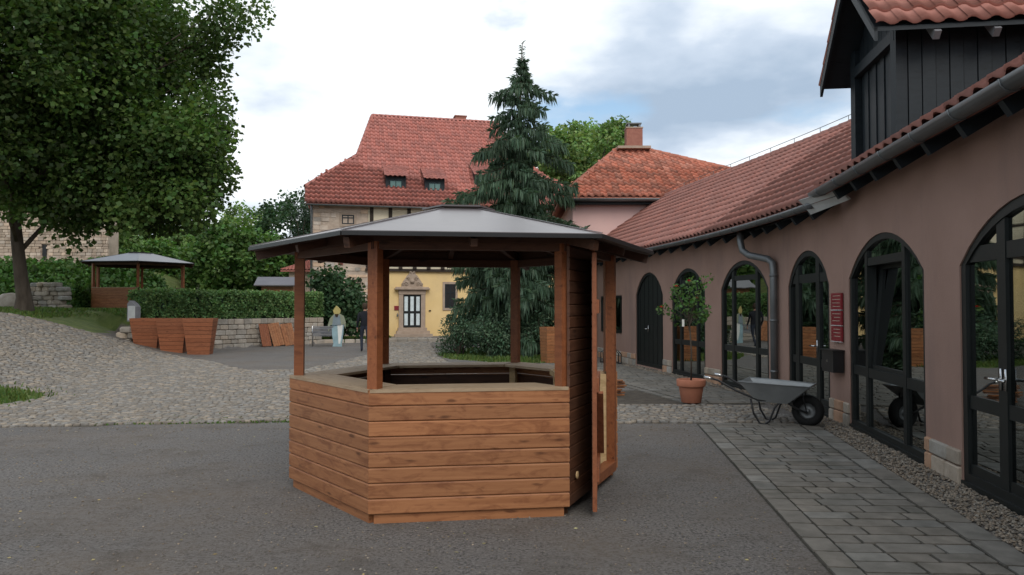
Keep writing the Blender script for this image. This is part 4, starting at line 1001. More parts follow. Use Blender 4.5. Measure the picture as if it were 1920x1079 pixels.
# ---------------------------------------------------------------- props
G3 = lambda p: Vector((p.x, p.y, hgt(p.x, p.y)))
def trough(label, c, rz, wt=1.0, wb=.70, dt=.84, db=.60, h=1.24, group='flared wooden planters by the retaining wall', wd='red_wood', rows=9):
    t = thing('planter', label, 'planter', c, rz, group); M = Matrix.Translation(c) @ Matrix.Rotation(rz, 4, 'Z')
    b = MB(); q_ = lambda x, y, z: (x, y, z)
    b.add([q_(-wb/2+.02, -db/2+.02, .02), q_(wb/2-.02, -db/2+.02, .02), q_(wb/2-.02, db/2-.02, .02), q_(-wb/2+.02, db/2-.02, .02), q_(-wt/2+.025, -dt/2+.025, h-.1), q_(wt/2-.025, -dt/2+.025, h-.1), q_(wt/2-.025, dt/2-.025, h-.1), q_(-wt/2+.025, dt/2-.025, h-.1)],
          [(0, 1, 5, 4), (1, 2, 6, 5), (2, 3, 7, 6), (3, 0, 4, 7), (4, 5, 6, 7)]); obj('core', b, 'soil', t, M=M)
    for i in range(rows):
        f0, f1 = i/rows, (i+1)/rows-.008
        W = lambda f: wb/2+(wt-wb)/2*f
        Dd = lambda f: db/2+(dt-db)/2*f
        for sd in range(4):
            z0, z1 = h*f0, h*f1; b = MB(); tn_ = tn(.12)
            if sd % 2 == 0:
                s_ = -1 if sd == 0 else 1
                b.prism([(-W(f0), s_*Dd(f0), z0), (W(f0), s_*Dd(f0), z0), (W(f1), s_*Dd(f1), z1), (-W(f1), s_*Dd(f1), z1)], (0, -s_*.02, 0), tn_)
            else:
                s_ = -1 if sd == 1 else 1
                b.prism([(s_*W(f0), -Dd(f0)+.021, z0), (s_*W(f0), Dd(f0)-.021, z0), (s_*W(f1), Dd(f1)-.021, z1), (s_*W(f1), -Dd(f1)+.021, z1)], (-s_*.02, 0, 0), tn_)
            obj('slat', b, wd, t, M=M, fix=True)
    return t
for i, (u, lab) in enumerate(((387, 'flared red brown wooden planter nearest the bare retaining wall, side panel showing'), (327, 'middle of the three flared red brown wooden planters'), (292, 'flared wooden planter beside the grey slanted post, end of the row'))):
    c = at(u, 660, 26.4+.15*i) if i == 0 else None
    c = Vector((-10.75-.98*i, 26.0+.16*i, 0)); c.z = .55*hgt(c.x, c.y-.2); trough(lab, c, R(10), h=1.25-c.z)
tp = trough('slatted light wooden planter on the grass beside the weeping conifer', G3(Vector((1.18, 22.3, 0))), R(20), .56, .5, .56, .5, 1.05, group=None, wd='plank', rows=12)
# retaining wall of coursed stones
rw = thing('retaining_wall', 'low retaining wall of pale squared stones below the hedge', 'wall', (LW.x, LW.y, 0)); wl = (RW-LW).length
b = MB(); d3 = V3(WD); n3 = V3(WN); q0 = V3(LW)
b.prism([q0+n3*.05, q0+d3*wl+n3*.05, q0+d3*wl+n3*.5, q0+n3*.5], (0, 0, 1.16)); obj('core', b, 'joint', rw, fix=True)
z = -.05
while z < 1.12:
    hh = jit(.15, .24); hh = min(hh, 1.2-z); x = 0
    while x < wl:
        ln = jit(.25, .55); b = MB(); b.box((0, 0, 0), (ln-.018, .16, hh-.014), 0, tn(.2, .05), ch=.02)
        obj('stone', b, 'stone', rw, M=Matrix.Translation(q0+d3*(x+ln/2)+n3*(.04+jit(.012))+Vector((0, 0, z+hh/2))) @ Matrix.Rotation(math.atan2(WD.y, WD.x), 4, 'Z')); x += ln
    z += hh
for i in range(9):                                         # rough end blocks beside the slope
    b = MB(); b.box((0, 0, 0), (jit(.35, .55), jit(.3, .45), jit(.18, .26)), 0, tn(.25, .08), ch=.05)
    obj('end_block', b, 'stone', rw, M=Matrix.Translation((LW.x-.15-.22*(i % 3)+jit(.06), LW.y-.1-.28*(i % 2), .42+.2*(i//3))) @ Matrix.Rotation(jit(.4), 4, 'Z') @ Matrix.Rotation(jit(.08), 4, 'X'))
# slanted grey post
p = Vector((LW.x-.32, LW.y-.2, 1.12)); st = thing('marker_post', 'small grey slant topped post on the stones at the hedge end', 'post', p, R(-25)); M = Matrix.Translation(p) @ Matrix.Rotation(R(-25), 4, 'Z')
b = MB(); b.prism([(-.22, -.09, 0), (.22, -.09, 0), (.22, -.09, .52), (.12, -.09, .62), (-.1, -.09, .74), (-.22, -.09, .62)], (0, .2, 0)); obj('post_body', b, 'grey_slab', st, M=M, fix=True)
b = MB(); b.box((.02, -.1, .3), (.36, .012, .5)); obj('face_plate', b, 'pale_board', st, M=M)
# leaning boards
for i, (u, h_, wdh, lab) in enumerate(((502, .95, .45, 'dark edged wooden panel leaning behind the other two on the retaining wall'), (514, .98, .58, 'wide orange brown wooden panel leaning on the retaining wall'), (535, .95, .62, 'orange brown wooden panel leaning on the wall next to the kiosk post'))):
    s_ = (Vector((gp(u, 650).x, gp(u, 650).y))-LW).dot(WD)
    s_ = 4.95+i*.60; c = q0+d3*s_-n3*(.42+.02*i); ang = math.atan2(WD.y, WD.x)
    M = Matrix.Translation(c+Vector((0, 0, .005))) @ Matrix.Rotation(ang, 4, 'Z') @ Matrix.Rotation(R(-17), 4, 'X') @ Matrix.Rotation(R((0, -6, -5)[i]), 4, 'Y')
    t = thing('wooden_panel', lab, 'panel', c, ang, 'wooden panels leaning on the retaining wall')
    for k in range(5):
        b = MB(); b.box((-wdh/2+wdh*(k+.5)/5, 0, h_/2+.02), (wdh/5-.006, .022, h_), 0, tn(.1), ch=.004); obj('board', b, 'red_wood' if i == 0 else 'plank', t, M=M)
    for z in (.2, .75):
        b = MB(); b.box((0, .026, z), (wdh-.04, .026, .08)); obj('batten', b, 'red_wood', t, M=M)
# bench
bc = gp(612, 650); bn = thing('bench', 'grey slatted garden bench with curved metal arms in front of the shrub', 'bench', bc, R(12)); M = Matrix.Translation(bc) @ Matrix.Rotation(R(12), 4, 'Z')
for i in range(6):
    b = MB(); b.box((0, .05+.075*i, .43), (1.18, .062, .022), 0, tn(.12)); obj('seat_slat', b, 'grey_slab', bn, M=M)
for i in range(6):
    b = MB(); b.box((0, -.02-.022*i, .50+.062*i), (1.18, .02, .052), 0, tn(.12)); obj('back_slat', b, 'grey_slab', bn, M=M)
for s_ in (-1, 1):
    x = s_*.56; b = MB(); b.tube([(x, -.02, 0), (x, -.02, .44), (x, -.16, .86)], .02, 8); b.tube([(x, .46, 0), (x, .46, .42), (x, .44, .58), (x, .36, .66), (x, .22, .69), (x, -.1, .68)], .02, 8); b.tube([(x, -.02, .41), (x, .46, .41)], .018, 8); obj('side_frame', b, 'chrome', bn, True, M=M)
# painted figure board standing by the bench
fp = at(632, 648, 31.0); fp.z = 0
fg = thing('figure_board', 'painted cut-out figure with yellow head and pale blue trousers beside the bench', 'cut-out figure', fp, R(-8)); M = Matrix.Translation(fp) @ Matrix.Rotation(R(-8), 4, 'Z')
def cut(nm, pts, mat, y0, th):
    b = MB(); b.prism([(x, y0, z) for x, z in pts], (0, th, 0)); return obj(nm, b, mat, fg, M=M, fix=True)
cut('legs_board', [(-.24, .9), (-.22, .5), (-.16, .12), (-.2, .0), (.2, .0), (.19, .14), (.25, .55), (.28, .98)], 'blue_paint', 0, .06)
cut('white_leg', [(.01, .9), (.04, .5), (.06, .12), (.14, .12), (.2, .5), (.25, .92)], 'white_paint', -.012, .011)
cut('coat_board', [(-.36, .6), (-.28, .88), (.30, .92), (.36, .75), (.37, 1.0), (.28, 1.26), (.1, 1.36), (-.12, 1.34), (-.3, 1.16), (-.4, .85)], 'olive_paint', -.035, .034)
cut('vest', [(-.2, .88), (.18, .9), (.13, 1.28), (-.13, 1.28)], 'dull_paint', -.05, .014)
cut('beard', [(-.08, 1.34), (-.05, 1.22), (.04, 1.21), (.08, 1.34)], 'hair', -.062, .011)
cut('head', [(-.13, 1.36), (-.17, 1.48), (-.12, 1.56), (-.03, 1.68), (.07, 1.6), (.15, 1.5), (.13, 1.38), (.06, 1.32), (-.06, 1.32)], 'yellow_paint', -.04, .05)
b = MB(); b.bar((0, .05, .9), (0, .55, .01), .05, .05); obj('prop_strut', b, 'worn_wood', fg, M=M)
# person walking away, in dark clothes
pp_ = gp(684, 660); M = Matrix.Translation(pp_) @ Matrix.Rotation(R(14), 4, 'Z')
def skinned(nm, verts, edges, radii, mat, parent, levels=2):
    me = bpy.data.meshes.new(nm); me.from_pydata(verts, edges, []); o = bpy.data.objects.new(nm, me); link(o, parent, M)
    sk = o.modifiers.new('skin', 'SKIN'); sk.use_smooth_shade = True
    for i, r in enumerate(radii): me.skin_vertices[0].data[i].radius = r if hasattr(r, '__len__') else (r, r)
    me.skin_vertices[0].data[0].use_root = True
    ss = o.modifiers.new('sub', 'SUBSURF'); ss.levels = levels; ss.render_levels = levels; me.materials.append(MATS[mat])
    dg = bpy.context.evaluated_depsgraph_get(); m2 = bpy.data.meshes.new_from_object(o.evaluated_get(dg)); o.modifiers.clear(); o.data = m2
    if not m2.materials: m2.materials.append(MATS[mat])
    a = m2.attributes.new('tint', 'FLOAT_COLOR', 'FACE'); a.data.foreach_set('color', np.ones(len(m2.polygons)*4, np.float32))
    m2.polygons.foreach_set('use_smooth', [True]*len(m2.polygons)); return o
pe = thing('person', 'person in dark jacket and trousers walking past the shrub, seen from behind', 'person', pp_, R(14))
V = [(0, 0, .95), (0, .0, 1.15), (0, .01, 1.36), (0, .0, 1.46), (0, .02, 1.54), (0, .03, 1.62), (0, .03, 1.70),
     (-.10, 0, .9), (-.11, .10, .5), (-.11, -.02, .1), (-.11, .12, .04), (.10, 0, .9), (.11, .0, .5), (.11, -.22, .14), (.11, -.12, .05),
     (-.2, 0, 1.38), (-.25, -.04, 1.12), (-.27, .08, .90), (-.27, .12, .81), (.2, 0, 1.38), (.25, .04, 1.12), (.27, .16, .92), (.27, .2, .83)]
E_ = [(0, 1), (1, 2), (2, 3), (3, 4), (4, 5), (5, 6), (0, 7), (7, 8), (8, 9), (9, 10), (0, 11), (11, 12), (12, 13), (13, 14), (2, 15), (15, 16), (16, 17), (17, 18), (2, 19), (19, 20), (20, 21), (21, 22)]
Rr = [(.16, .11), (.15, .1), (.17, .1), .06, .055, .085, .07, .095, .065, .045, .04, .095, .065, .045, .04, .07, .052, .04, .035, .07, .052, .04, .035]
body = skinned('body', V, E_, Rr, 'cloth_black', pe)
body.data.materials.append(MATS['skin']); body.data.materials.append(MATS['cloth_navy'])
for p_ in body.data.polygons:
    c = p_.center
    if c.z > 1.49 or (abs(c.x) > .2 and c.z < .88): p_.material_index = 1
    elif c.z < .93: p_.material_index = 2
b = MB(); b.lathe([(.02, .13), (.07, .115), (.1, .06), (.108, 0), (.1, -.06), (.075, -.1)], (0, .015, 1.655), 14); obj('hair', b, 'hair', pe, True, M=M)
b = MB()
for s_ in (-1, 1):
    for k in range(4): b.tube([(s_*.27+(k-1.5)*.006, .12+(k-1.5)*.018+(0 if s_ < 0 else .08), .80), (s_*.272, .125+(k-1.5)*.019+(0 if s_ < 0 else .08), .745), (s_*.262, .13+(k-1.5)*.018+(0 if s_ < 0 else .08), .71)], [.01, .009, .007], 6)
    b.tube([(s_*.262, .15+(0 if s_ < 0 else .08), .82), (s_*.252, .175+(0 if s_ < 0 else .08), .78), (s_*.252, .18+(0 if s_ < 0 else .08), .75)], [.011, .01, .008], 6)
obj('fingers', b, 'skin', pe, True, M=M)
# small hut above the hedge
hp = at(520, 560, 37.5); hz = hgt(hp.x, hp.y); ht = thing('garden_hut', 'small orange wooden hut with grey pitched roof peeking over the hedge', 'hut', (hp.x, hp.y, hz-.28), R(8)); M = Matrix.Translation((hp.x, hp.y, hz-.28)) @ Matrix.Rotation(R(8), 4, 'Z')
for i in range(11):
    b = MB(); b.box((.12, 0, .05+i*.13), (1.5, 1.5, .122), 0, tn(.1)); obj('plank', b, 'plank', ht, M=M)
for s_ in (-1, 1):
    b = MB(); b.prism([(-.95, s_*1.0, 1.42), (1.1, s_*1.0, 1.42), (1.1, 0, 1.85), (-.95, 0, 1.85)], (0, 0, .05)); obj('roof_panel', b, 'kiosk_roof', ht, M=M, fix=True)
b = MB(); b.prism([(-.68, -.75, 1.42), (-.68, .75, 1.42), (-.68, 0, 1.76)], (.05, 0, 0)); obj('gable', b, 'red_wood', ht, M=M, fix=True)
# potted rose
pc = gp(1296, 757); po = thing('plant_pot', 'round terracotta plant pot on the paving by the arcade', 'pot', pc); M = Matrix.Translation(pc)
b = MB(); b.lathe([(.155, .02), (.165, .03), (.205, .28), (.208, .29), (.235, .295), (.24, .31), (.245, .40), (.238, .412), (.215, .412), (.205, .36)], n=32, cap=False); b.lathe([(.0, .021), (.155, .02)], n=32, cap=False); obj('pot_body', b, 'terracotta', po, True, M=M)
b = MB(); b.lathe([(.2, .35), (.212, .365), (.0, .385)], n=20, cap=False); obj('soil', b, 'soil', po, M=M)
# red plaques, letter box
pq0 = SB.px(1563) if SB.px(1563) > .05 else .1
sg = thing('wall_sign', 'stack of three red enamel plaques with pale lines on the pier', 'sign', SB.pt(.12, 1.1, .02), 0)
for i, (z0, z1, nl) in enumerate(((1.60, 1.84, 4), (1.38, 1.585, 3), (1.15, 1.365, 3))):
    b = MB(); sbar(b, SB, -.02, .34, z0, z1, .015, .04); pl_ = obj('plaque', b, 'red_enamel', sg, fix=True)
    b = MB(); sbar(b, SB, -.02, .34, z0-.006, z0+.004, .018, .046); obj('plaque_rim', b, 'pale_board', sg, fix=True)
    b = MB()
    for k in range(nl): sbar(b, SB, .02+jit(.015), .29-jit(0, .08), z1-.045-k*.05, z1-.035-k*.05, .0405, .0425)
    obj('text_line', b, 'carved_stone', pl_, fix=True)
lb = thing('letter_box', 'black metal letter box on the pier beside the glass door', 'letter box', SB.pt(.1, .7, .02))
b = MB(); sbar(b, SB, -.04, .36, .72, 1.02, .02, .17); obj('box_body', b, 'black_paint', lb, fix=True)
b = MB(); b.prism([SB.pt(-.06, 1.022, .015), SB.pt(.38, 1.022, .015), SB.pt(.38, 1.022, .19), SB.pt(-.06, 1.022, .19)], (0, 0, .016)); obj('lid', b, 'black_paint', lb, fix=True)
b = MB(); sbar(b, SB, .145, .175, .86, .89, .171, .178); obj('lock', b, 'chrome', lb, fix=True)
# wheelbarrow
wc = gp(1515, 800); hd = Vector((-.86, .50, 0)).normalized(); wbx = thing('wheelbarrow', 'galvanised wheelbarrow with black frame and rubber tyre parked by the glass door', 'wheelbarrow', wc, math.atan2(hd.y, hd.x))
M = Matrix.Translation(wc) @ Matrix.Rotation(math.atan2(hd.y, hd.x), 4, 'Z')      # x runs from the wheel to the handles
def torus(r0, r1, n=28, m=10):
    b = MB(); vs = [((r0+r1*math.cos(6.2832*j/m))*math.cos(6.2832*i/n), r1*1.15*math.sin(6.2832*j/m), (r0+r1*math.cos(6.2832*j/m))*math.sin(6.2832*i/n)) for i in range(n) for j in range(m)]
    return b.add(vs, [(i*m+j, ((i+1) % n)*m+j, ((i+1) % n)*m+(j+1) % m, i*m+(j+1) % m) for i in range(n) for j in range(m)])
WMx = M @ Matrix.Translation((0, 0, .215)); b = torus(.152, .063); ty = obj('tyre', b, 'rubber', wbx, True, M=WMx, fix=True)
b = MB(); b.lathe([(.02, -.06), (.03, -.05), (.035, -.02), (.1, -.035), (.108, -.05), (.112, -.03), (.112, .03), (.108, .05), (.1, .035), (.035, .02), (.03, .05), (.02, .06)], n=20, M=Matrix.Rotation(R(90), 4, 'X')); obj('wheel_rim', b, 'zinc', wbx, True, M=WMx)
b = MB(); tp_ = [(-.07, -.29, .56), (.86, -.33, .60), (.86, .33, .60), (-.07, .29, .56)]; bt = [(.24, -.19, .31), (.64, -.22, .33), (.64, .22, .33), (.24, .19, .31)]
ins = lambda P, s_: [(p[0]*(1-s_)+.4*s_, p[1]*(1-s_), p[2]+(.012 if P is bt else 0)) for p in P]
vs = tp_+bt+ins(tp_, .03)+ins(bt, .05); fs = []
for i in range(4): j = (i+1) % 4; fs += [(i, 4+i, 4+j, j), (8+i, 8+j, 12+j, 12+i), (i, j, 8+j, 8+i)]
fs += [(4, 5, 6, 7), (12, 15, 14, 13)]; b.add(vs, fs); obj('tray', b, 'steel', wbx, M=M, fix=True)
b = MB(); b.tube([Vector(p)+Vector((0, 0, .004)) for p in tp_+tp_[:1]], .011, 6); obj('tray_rim', b, 'steel', wbx, True, M=M)
for s_ in (-1, 1):
    b = MB(); b.tube([(0, s_*.085, .195), (.12, s_*.1, .24), (.25, s_*.16, .33), (.62, s_*.22, .35), (.9, s_*.25, .46), (1.16, s_*.27, .60), (1.24, s_*.275, .62)], .0155, 8); obj('handle_tube', b, 'black_paint', wbx, True, M=M)
    b = MB(); b.tube([(1.23, s_*.275, .618), (1.36, s_*.275, .64)], .02, 8); obj('grip', b, 'chrome', wbx, True, M=M)
    b = MB(); b.tube([(.34, s_*.18, .33), (.40, s_*.2, .25), (.47, s_*.215, .06), (.53, s_*.215, .016), (.60, s_*.215, .03), (.68, s_*.22, .16), (.72, s_*.22, .36)], .0145, 8); obj('leg', b, 'black_paint', wbx, True, M=M)
b = MB(); b.tube([(.53, -.215, .02), (.53, .215, .02)], .013, 6); b.tube([(0, -.1, .195), (0, .1, .195)], .012, 6); b.tube([(0, -.09, .2), (.06, -.12, .5)], .008, 6); b.tube([(0, .09, .2), (.06, .12, .5)], .008, 6); obj('cross_bar', b, 'black_paint', wbx, True, M=M)
# stack of slats behind the kiosk
sc_ = gp(1163, 742); sk_ = thing('slat_stack', 'small stack of thin wooden slats on the ground behind the kiosk', 'slat stack', sc_); z = .02
for i in range(9):
    b = MB(); b.box((0, 0, 0), (jit(.5, .62), .1, .022), 0, tn(.15)); b_m = Matrix.Translation((sc_.x-.22+jit(.05), sc_.y+jit(.06), .014+i*.034)) @ Matrix.Rotation(jit(.35), 4, 'Z'); obj('slat', b, 'plank', sk_, M=b_m)
    b = MB(); b.box((0, 0, 0), (.06, .1, .0115)); obj('spacer', b, 'dark_wood', sk_, M=Matrix.Translation((sc_.x-.25, sc_.y, .031+i*.034)))
# bicycle rack by the far wall
br = SC.pt(SC.px(1176), 0, .35); bk_ = thing('bicycle_rack', 'low black metal bicycle rack against the far arcade wall', 'bicycle rack', br); b = MB()
for i in range(5):
    p = SC.pt(SC.px(1176)-.5+i*.25, 0, .35); b.tube([p+Vector((0, 0, .0)), p+Vector((0, 0, .3)), p+SC.o*.12+Vector((0, 0, .42)), p+SC.o*.3+Vector((0, 0, .3)), p+SC.o*.3], .014, 6)
obj('hoop', b, 'black_paint', bk_, True); b = MB(); b.tube([SC.pt(SC.px(1176)-.55, .03, .35), SC.pt(SC.px(1176)+.55, .03, .35)], .016, 6); b.tube([SC.pt(SC.px(1176)-.55, .03, .65), SC.pt(SC.px(1176)+.55, .03, .65)], .016, 6); obj('rail', b, 'black_paint', bk_, True)
# display boards inside the arched window
for i, (f0, f1) in enumerate(((.05, .3), (.34, .72))):
    s0, s1 = o_w2[:2]; b = MB(); a, c = s0+(s1-s0)*f0, s0+(s1-s0)*f1
    t = tag(obj('display_board', MB().prism([SA.pt(a, 1.0, -.75), SA.pt(c, 1.0, -.75), SA.pt(c, 1.72, -.75), SA.pt(a, 1.72, -.75)], SA.o*-.02), 'poster', fix=True), ('narrow' if i == 0 else 'wide')+' pale green map board standing behind the arched window', 'display board', 'boards behind the window')
    for k in range(14):
        m_ = MB(); x, z = jit(a+.04, c-.08), jit(1.05, 1.65); sbar(m_, SA, x, x+jit(.03, .12), z, z+jit(.008, .03), -.748, -.745); obj('print_mark', m_, random.choice(['olive_paint', 'dull_paint', 'yellow_paint']), t, fix=True)
    for x in (a+.05, c-.08):
        m_ = MB(); sbar(m_, SA, x, x+.03, .03, 1.0, -.765, -.755); obj('leg', m_, 'zinc', t, fix=True)
b = MB(); tb = Matrix.Translation(SA.pt(o_d1[1]-1.0, 0, -2.2)) @ Matrix.Rotation(math.atan2(SA.d.y, SA.d.x), 4, 'Z'); t = thing('display_table', 'wooden table inside behind the glass double door', 'table', SA.pt(o_d1[1]-1.0, .03, -2.2))
b.box((0, 0, .8), (2.4, .8, .04)); obj('table_top', b, 'pale_wood', t, M=tb)
for x in (-1.1, 1.1):
    for y in (-.33, .33): b = MB(); b.box((x, y, .41), (.06, .06, .74)); obj('leg', b, 'pale_wood', t, M=tb)

# ---------------------------------------------------------------- vegetation
def leaves(name, C, Rd, n_per, size, mat, parent, tv=.3, droop=.3, shape=(1, 1, 1), ct=.25, asp=.55, kind=None):
    """clumps of leaf-sized faces spread through a volume"""
    C = np.asarray(C, float); m = len(C); Rd = np.broadcast_to(np.asarray(Rd, float), (m,)); n = m*n_per
    ci = np.repeat(np.arange(m), n_per); d = rng.normal(size=(n, 3)); d /= np.linalg.norm(d, axis=1)[:, None]
    p = C[ci]+d*(Rd[ci]*rng.random(n)**.45)[:, None]*np.array(shape)
    ax = d*.7+rng.normal(size=(n, 3))*.6+np.array([0, 0, -droop]); ax /= np.linalg.norm(ax, axis=1)[:, None]
    sd = np.cross(ax, rng.normal(size=(n, 3))*.7+np.array([0, 0, 1.0])); sd /= np.linalg.norm(sd, axis=1)[:, None]+1e-9
    s = size*(.6+.8*rng.random(n)); L_ = ax*s[:, None]; W_ = sd*(s*asp)[:, None]
    vs = np.stack([p, p+L_*.45+W_, p+L_, p+L_*.45-W_], 1)
    t = (1+ct*rng.normal(size=m)).clip(.45, 1.8)[ci]*(1+tv*rng.uniform(-1, 1, n)); yl = 1+.22*rng.uniform(-1, 1, n)
    me = quadmesh(name, vs, np.stack([t*yl, t, t*.95], 1)); me.materials.append(MATS[mat])
    return obj(name, me, mat, parent, kind=kind)
def limb(b, a, c, r0, r1, sag=.15, n=5):
    a = Vector(a); c = Vector(c); L_ = (c-a).length
    P = [a.lerp(c, i/n)+Vector((jit(.03)*L_*(0 < i < n), jit(.03)*L_*(0 < i < n), sag*L_*math.sin(math.pi*i/n)*.5)) for i in range(n+1)]
    b.tube(P, [r0+(r1-r0)*i/n for i in range(n+1)], 7); return P
def crown_pts(c, rad, n, lo=.55, low_cut=-1):
    out_ = []
    ph_ = [jit(3.14) for _ in range(6)]
    while len(out_) < n:
        d = Vector((random.gauss(0, 1), random.gauss(0, 1), random.gauss(0, 1))).normalized()
        if d.z < low_cut: continue
        az = math.atan2(d.y, d.x); k = .88+.10*math.sin(3*az+ph_[0]+2*d.z)+.08*math.sin(5*az+ph_[1])*math.cos(4*d.z+ph_[2])
        f = jit(lo, 1)**.7*k; out_.append((c[0]+d.x*rad[0]*f, c[1]+d.y*rad[1]*f, c[2]+d.z*rad[2]*f))
    return out_
def tree(name, label, base, tr, c, rad, n, cr, nper, size, mat, trunk_top=.55, group=None, limbs=14, **kw):
    t = thing(name, label, 'tree', base, 0, group); base = Vector(base); c = Vector(c); b = MB()
    top = base.lerp(c, trunk_top); b.tube([base+Vector((0, 0, -.3)), base+Vector((0, 0, .05)), base+Vector((0, 0, .5)), base.lerp(top, .5)+Vector((jit(.1), 0, 0)), top, top.lerp(c, .6)], [tr*1.7, tr*1.45, tr*1.1, tr*.95, tr*.85, tr*.3], 12)
    cp = crown_pts(c, rad, n, **{k: kw[k] for k in ('lo', 'low_cut') if k in kw})
    for q_ in random.sample(cp, min(limbs, len(cp))):
        limb(b, base.lerp(c, jit(trunk_top*.8, .95)), q_, tr*.38, tr*.07)
    obj('trunk', b, 'bark', t, True)
    leaves('crown', cp, [cr*jit(.7, 1.3) for _ in cp], nper, size, mat, t, **{k: kw[k] for k in kw if k not in ('lo', 'low_cut')}); return t
tb_ = at(45, 573, 26.5); tb_.z = hgt(tb_.x, tb_.y)
mp = tree('maple_tree', 'large dark green maple tree on the terrace at the left', tb_, .225, (tb_.x-.3, tb_.y-1, 10.0), (7.15, 6.4, 6.3), 720, .9, 340, .135, 'maple_leaf', .28, limbs=40, droop=.5, ct=.34, tv=.14, lo=.45, low_cut=-.8)
C2 = []                                                   # hanging lower boughs and the stray spray at the top right
for u, v in ((470, 18), (440, 45), (400, 25), (380, 395), (320, 400), (410, 330), (420, 230), (130, 425), (290, 400), (350, 380), (430, 300), (395, 150), (410, 90), (425, 345), (400, 370), (440, 330), (400, 270), (370, 340), (390, 300), (60, 365), (20, 370), (95, 370), (40, 380), (110, 380), (75, 385), (30, 350), (120, 360), (150, 380), (425, 70), (435, 120), (420, 170), (430, 200), (400, 120), (400, 190), (415, 40)):
    C2.append(tuple(at(u-(34 if u > 300 and v > 60 else 0), v, tb_.y-1+jit(1.5))))
for _ in range(95):
    u, v = jit(120, 410), jit(230, 402)
    if v < 445-max(0, u-250)*.12+jit(12) and u < 415-max(0, v-330)*.55: C2.append(tuple(at(u, v, tb_.y-1.2+jit(2.2))))
leaves('lower_boughs', C2, [.85]*len(C2), 300, .135, 'maple_leaf', mp, droop=.6, ct=.34, tv=.14)
for q_ in C2[:20]: b = MB(); limb(b, (tb_.x, tb_.y-.1, jit(5, 8)), q_, .07, .015, .1); obj('branch', b, 'bark', mp, True)
# weeping conifer
cb_ = Vector((.05, 26.4, 0)); cf = thing('weeping_conifer', 'tall dark weeping conifer with drooping tiers in the middle of the yard', 'tree', cb_); Ht = 10.6
b = MB(); b.tube([cb_+Vector((0, 0, -.2)), cb_+Vector((.03, 0, 4)), cb_+Vector((.2, 0, 8)), cb_+Vector((.32, 0, Ht+.4))], [.2, .15, .08, .010], 9); obj('trunk', b, 'bark', cf, True)
b = MB(); Q = []; TT = []
def strip(p, dr, ln, wd, k):
    sd = dr.cross(Vector((jit(1), jit(1), .2))).normalized()*wd; e = p+dr*ln; m_ = p+dr*ln*.5+Vector((jit(.03), jit(.03), .02))
    Q.append((p, m_+sd, e, m_-sd)); TT.append((k*(1+jit(.12)), k, k*(1+jit(.1))))
z = .55; 
while z < Ht-.1:
    f = z/Ht; rad = 2.6*(1-f)**.52*(1 if f > .2 else .75+1.25*f)+.06; nb = 11 if f < .4 else (7 if f < .7 else 5)
    if f > .84: rad *= .35+.65*((1-f)/.16)**.8
    tier = jit(.8, 1.12) if f < .5 else random.choice((.55, 1.15, .9))
    for i in range(nb):
        az = 6.283*i/nb+jit(.5)+z*2; r = rad*jit(.45, 1.2)*tier; ax = Vector((math.cos(az), math.sin(az), 0)); x0 = cb_+Vector((.032*z, 0, z)); P = []; kk = 1+jit(.3)
        for s_ in range(9):
            t_ = s_/8; P.append(x0+ax*r*t_+Vector((0, 0, r*(.28*math.sin(t_*2.2)-.72*t_**1.6+.40*t_**4))))
        b.tube(P, [.035*(1-.85*s_/8)*(1-f*.6) for s_ in range(9)], 4)
        ns = int(84*r+14)
        for _ in range(ns):
            t_ = random.random()**.7; k_ = min(7, int(t_*8)); p = P[k_].lerp(P[k_+1], t_*8-k_); lat = Vector((-ax.y, ax.x, 0))*jit(.34*(1.15-t_)*min(1, r)+.05); p = p+lat
            d = (Vector((ax.x*jit(.0, .5)+lat.x*.6, ax.y*jit(0, .5)+lat.y*.6, -1))).normalized(); ln = jit(.18, .55)*(.45+.6*min(1, r/1.6))
            strip(p, d, ln, jit(.016, .036), kk)
        for _ in range(int(38*r+8)):
            t_ = jit(.15, 1); k_ = min(7, int(t_*8)); p = P[k_].lerp(P[k_+1], t_*8-k_); d = (ax*jit(.3, 1)+Vector((-ax.y, ax.x, 0))*jit(.9)+Vector((0, 0, jit(-.3, .35)))).normalized()
            strip(p, d, jit(.12, .3), jit(.018, .04), kk)
    z += .25 if f < .45 else (.37 if f < .85 else .26)
for _ in range(60): strip(cb_+Vector((.03*Ht, 0, Ht+.35-jit(0, 1.1))), Vector((jit(1), jit(1), jit(-.2, .9))).normalized(), jit(.1, .22), .02, 1)
obj('branches', b, 'bark', cf, True, kind='stuff')
me = quadmesh('foliage', np.array([[tuple(v) for v in q_] for q_ in Q], np.float32), np.array(TT)); me.materials.append(MATS['conifer_leaf']); obj('foliage', me, 'conifer_leaf', cf)
def bush(name, label, c, rad, n, cr, nper, size, mat, cat='bush', group=None, **kw):
    t = thing(name, label, cat, (c[0], c[1], hgt(c[0], c[1])), 0, group); b = MB(); g0 = Vector((c[0], c[1], hgt(c[0], c[1])))
    cp = crown_pts(c, rad, n, lo=.35); cp = [p for p in cp if p[2] > g0.z+.05]
    for q_ in random.sample(cp, min(9, len(cp))): limb(b, g0+Vector((jit(.15), jit(.15), -.05)), q_, .035, .01)
    obj('stem', b, 'bark', t, True); leaves('foliage', cp, [cr*jit(.7, 1.25) for _ in cp], nper, size, mat, t, **kw); return t
bush('juniper_bush', 'low dark spreading evergreen at the left foot of the conifer', (-1.75, 25.4, .55), (.75, .8, .75), 26, .33, 110, .10, 'conifer_leaf', asp=.2, ct=.3)
bush('juniper_bush', 'dark evergreen shrub in front of the conifer trunk', (-.6, 24.6, .6), (1.0, .8, .8), 34, .36, 110, .10, 'conifer_leaf', asp=.2, ct=.3)
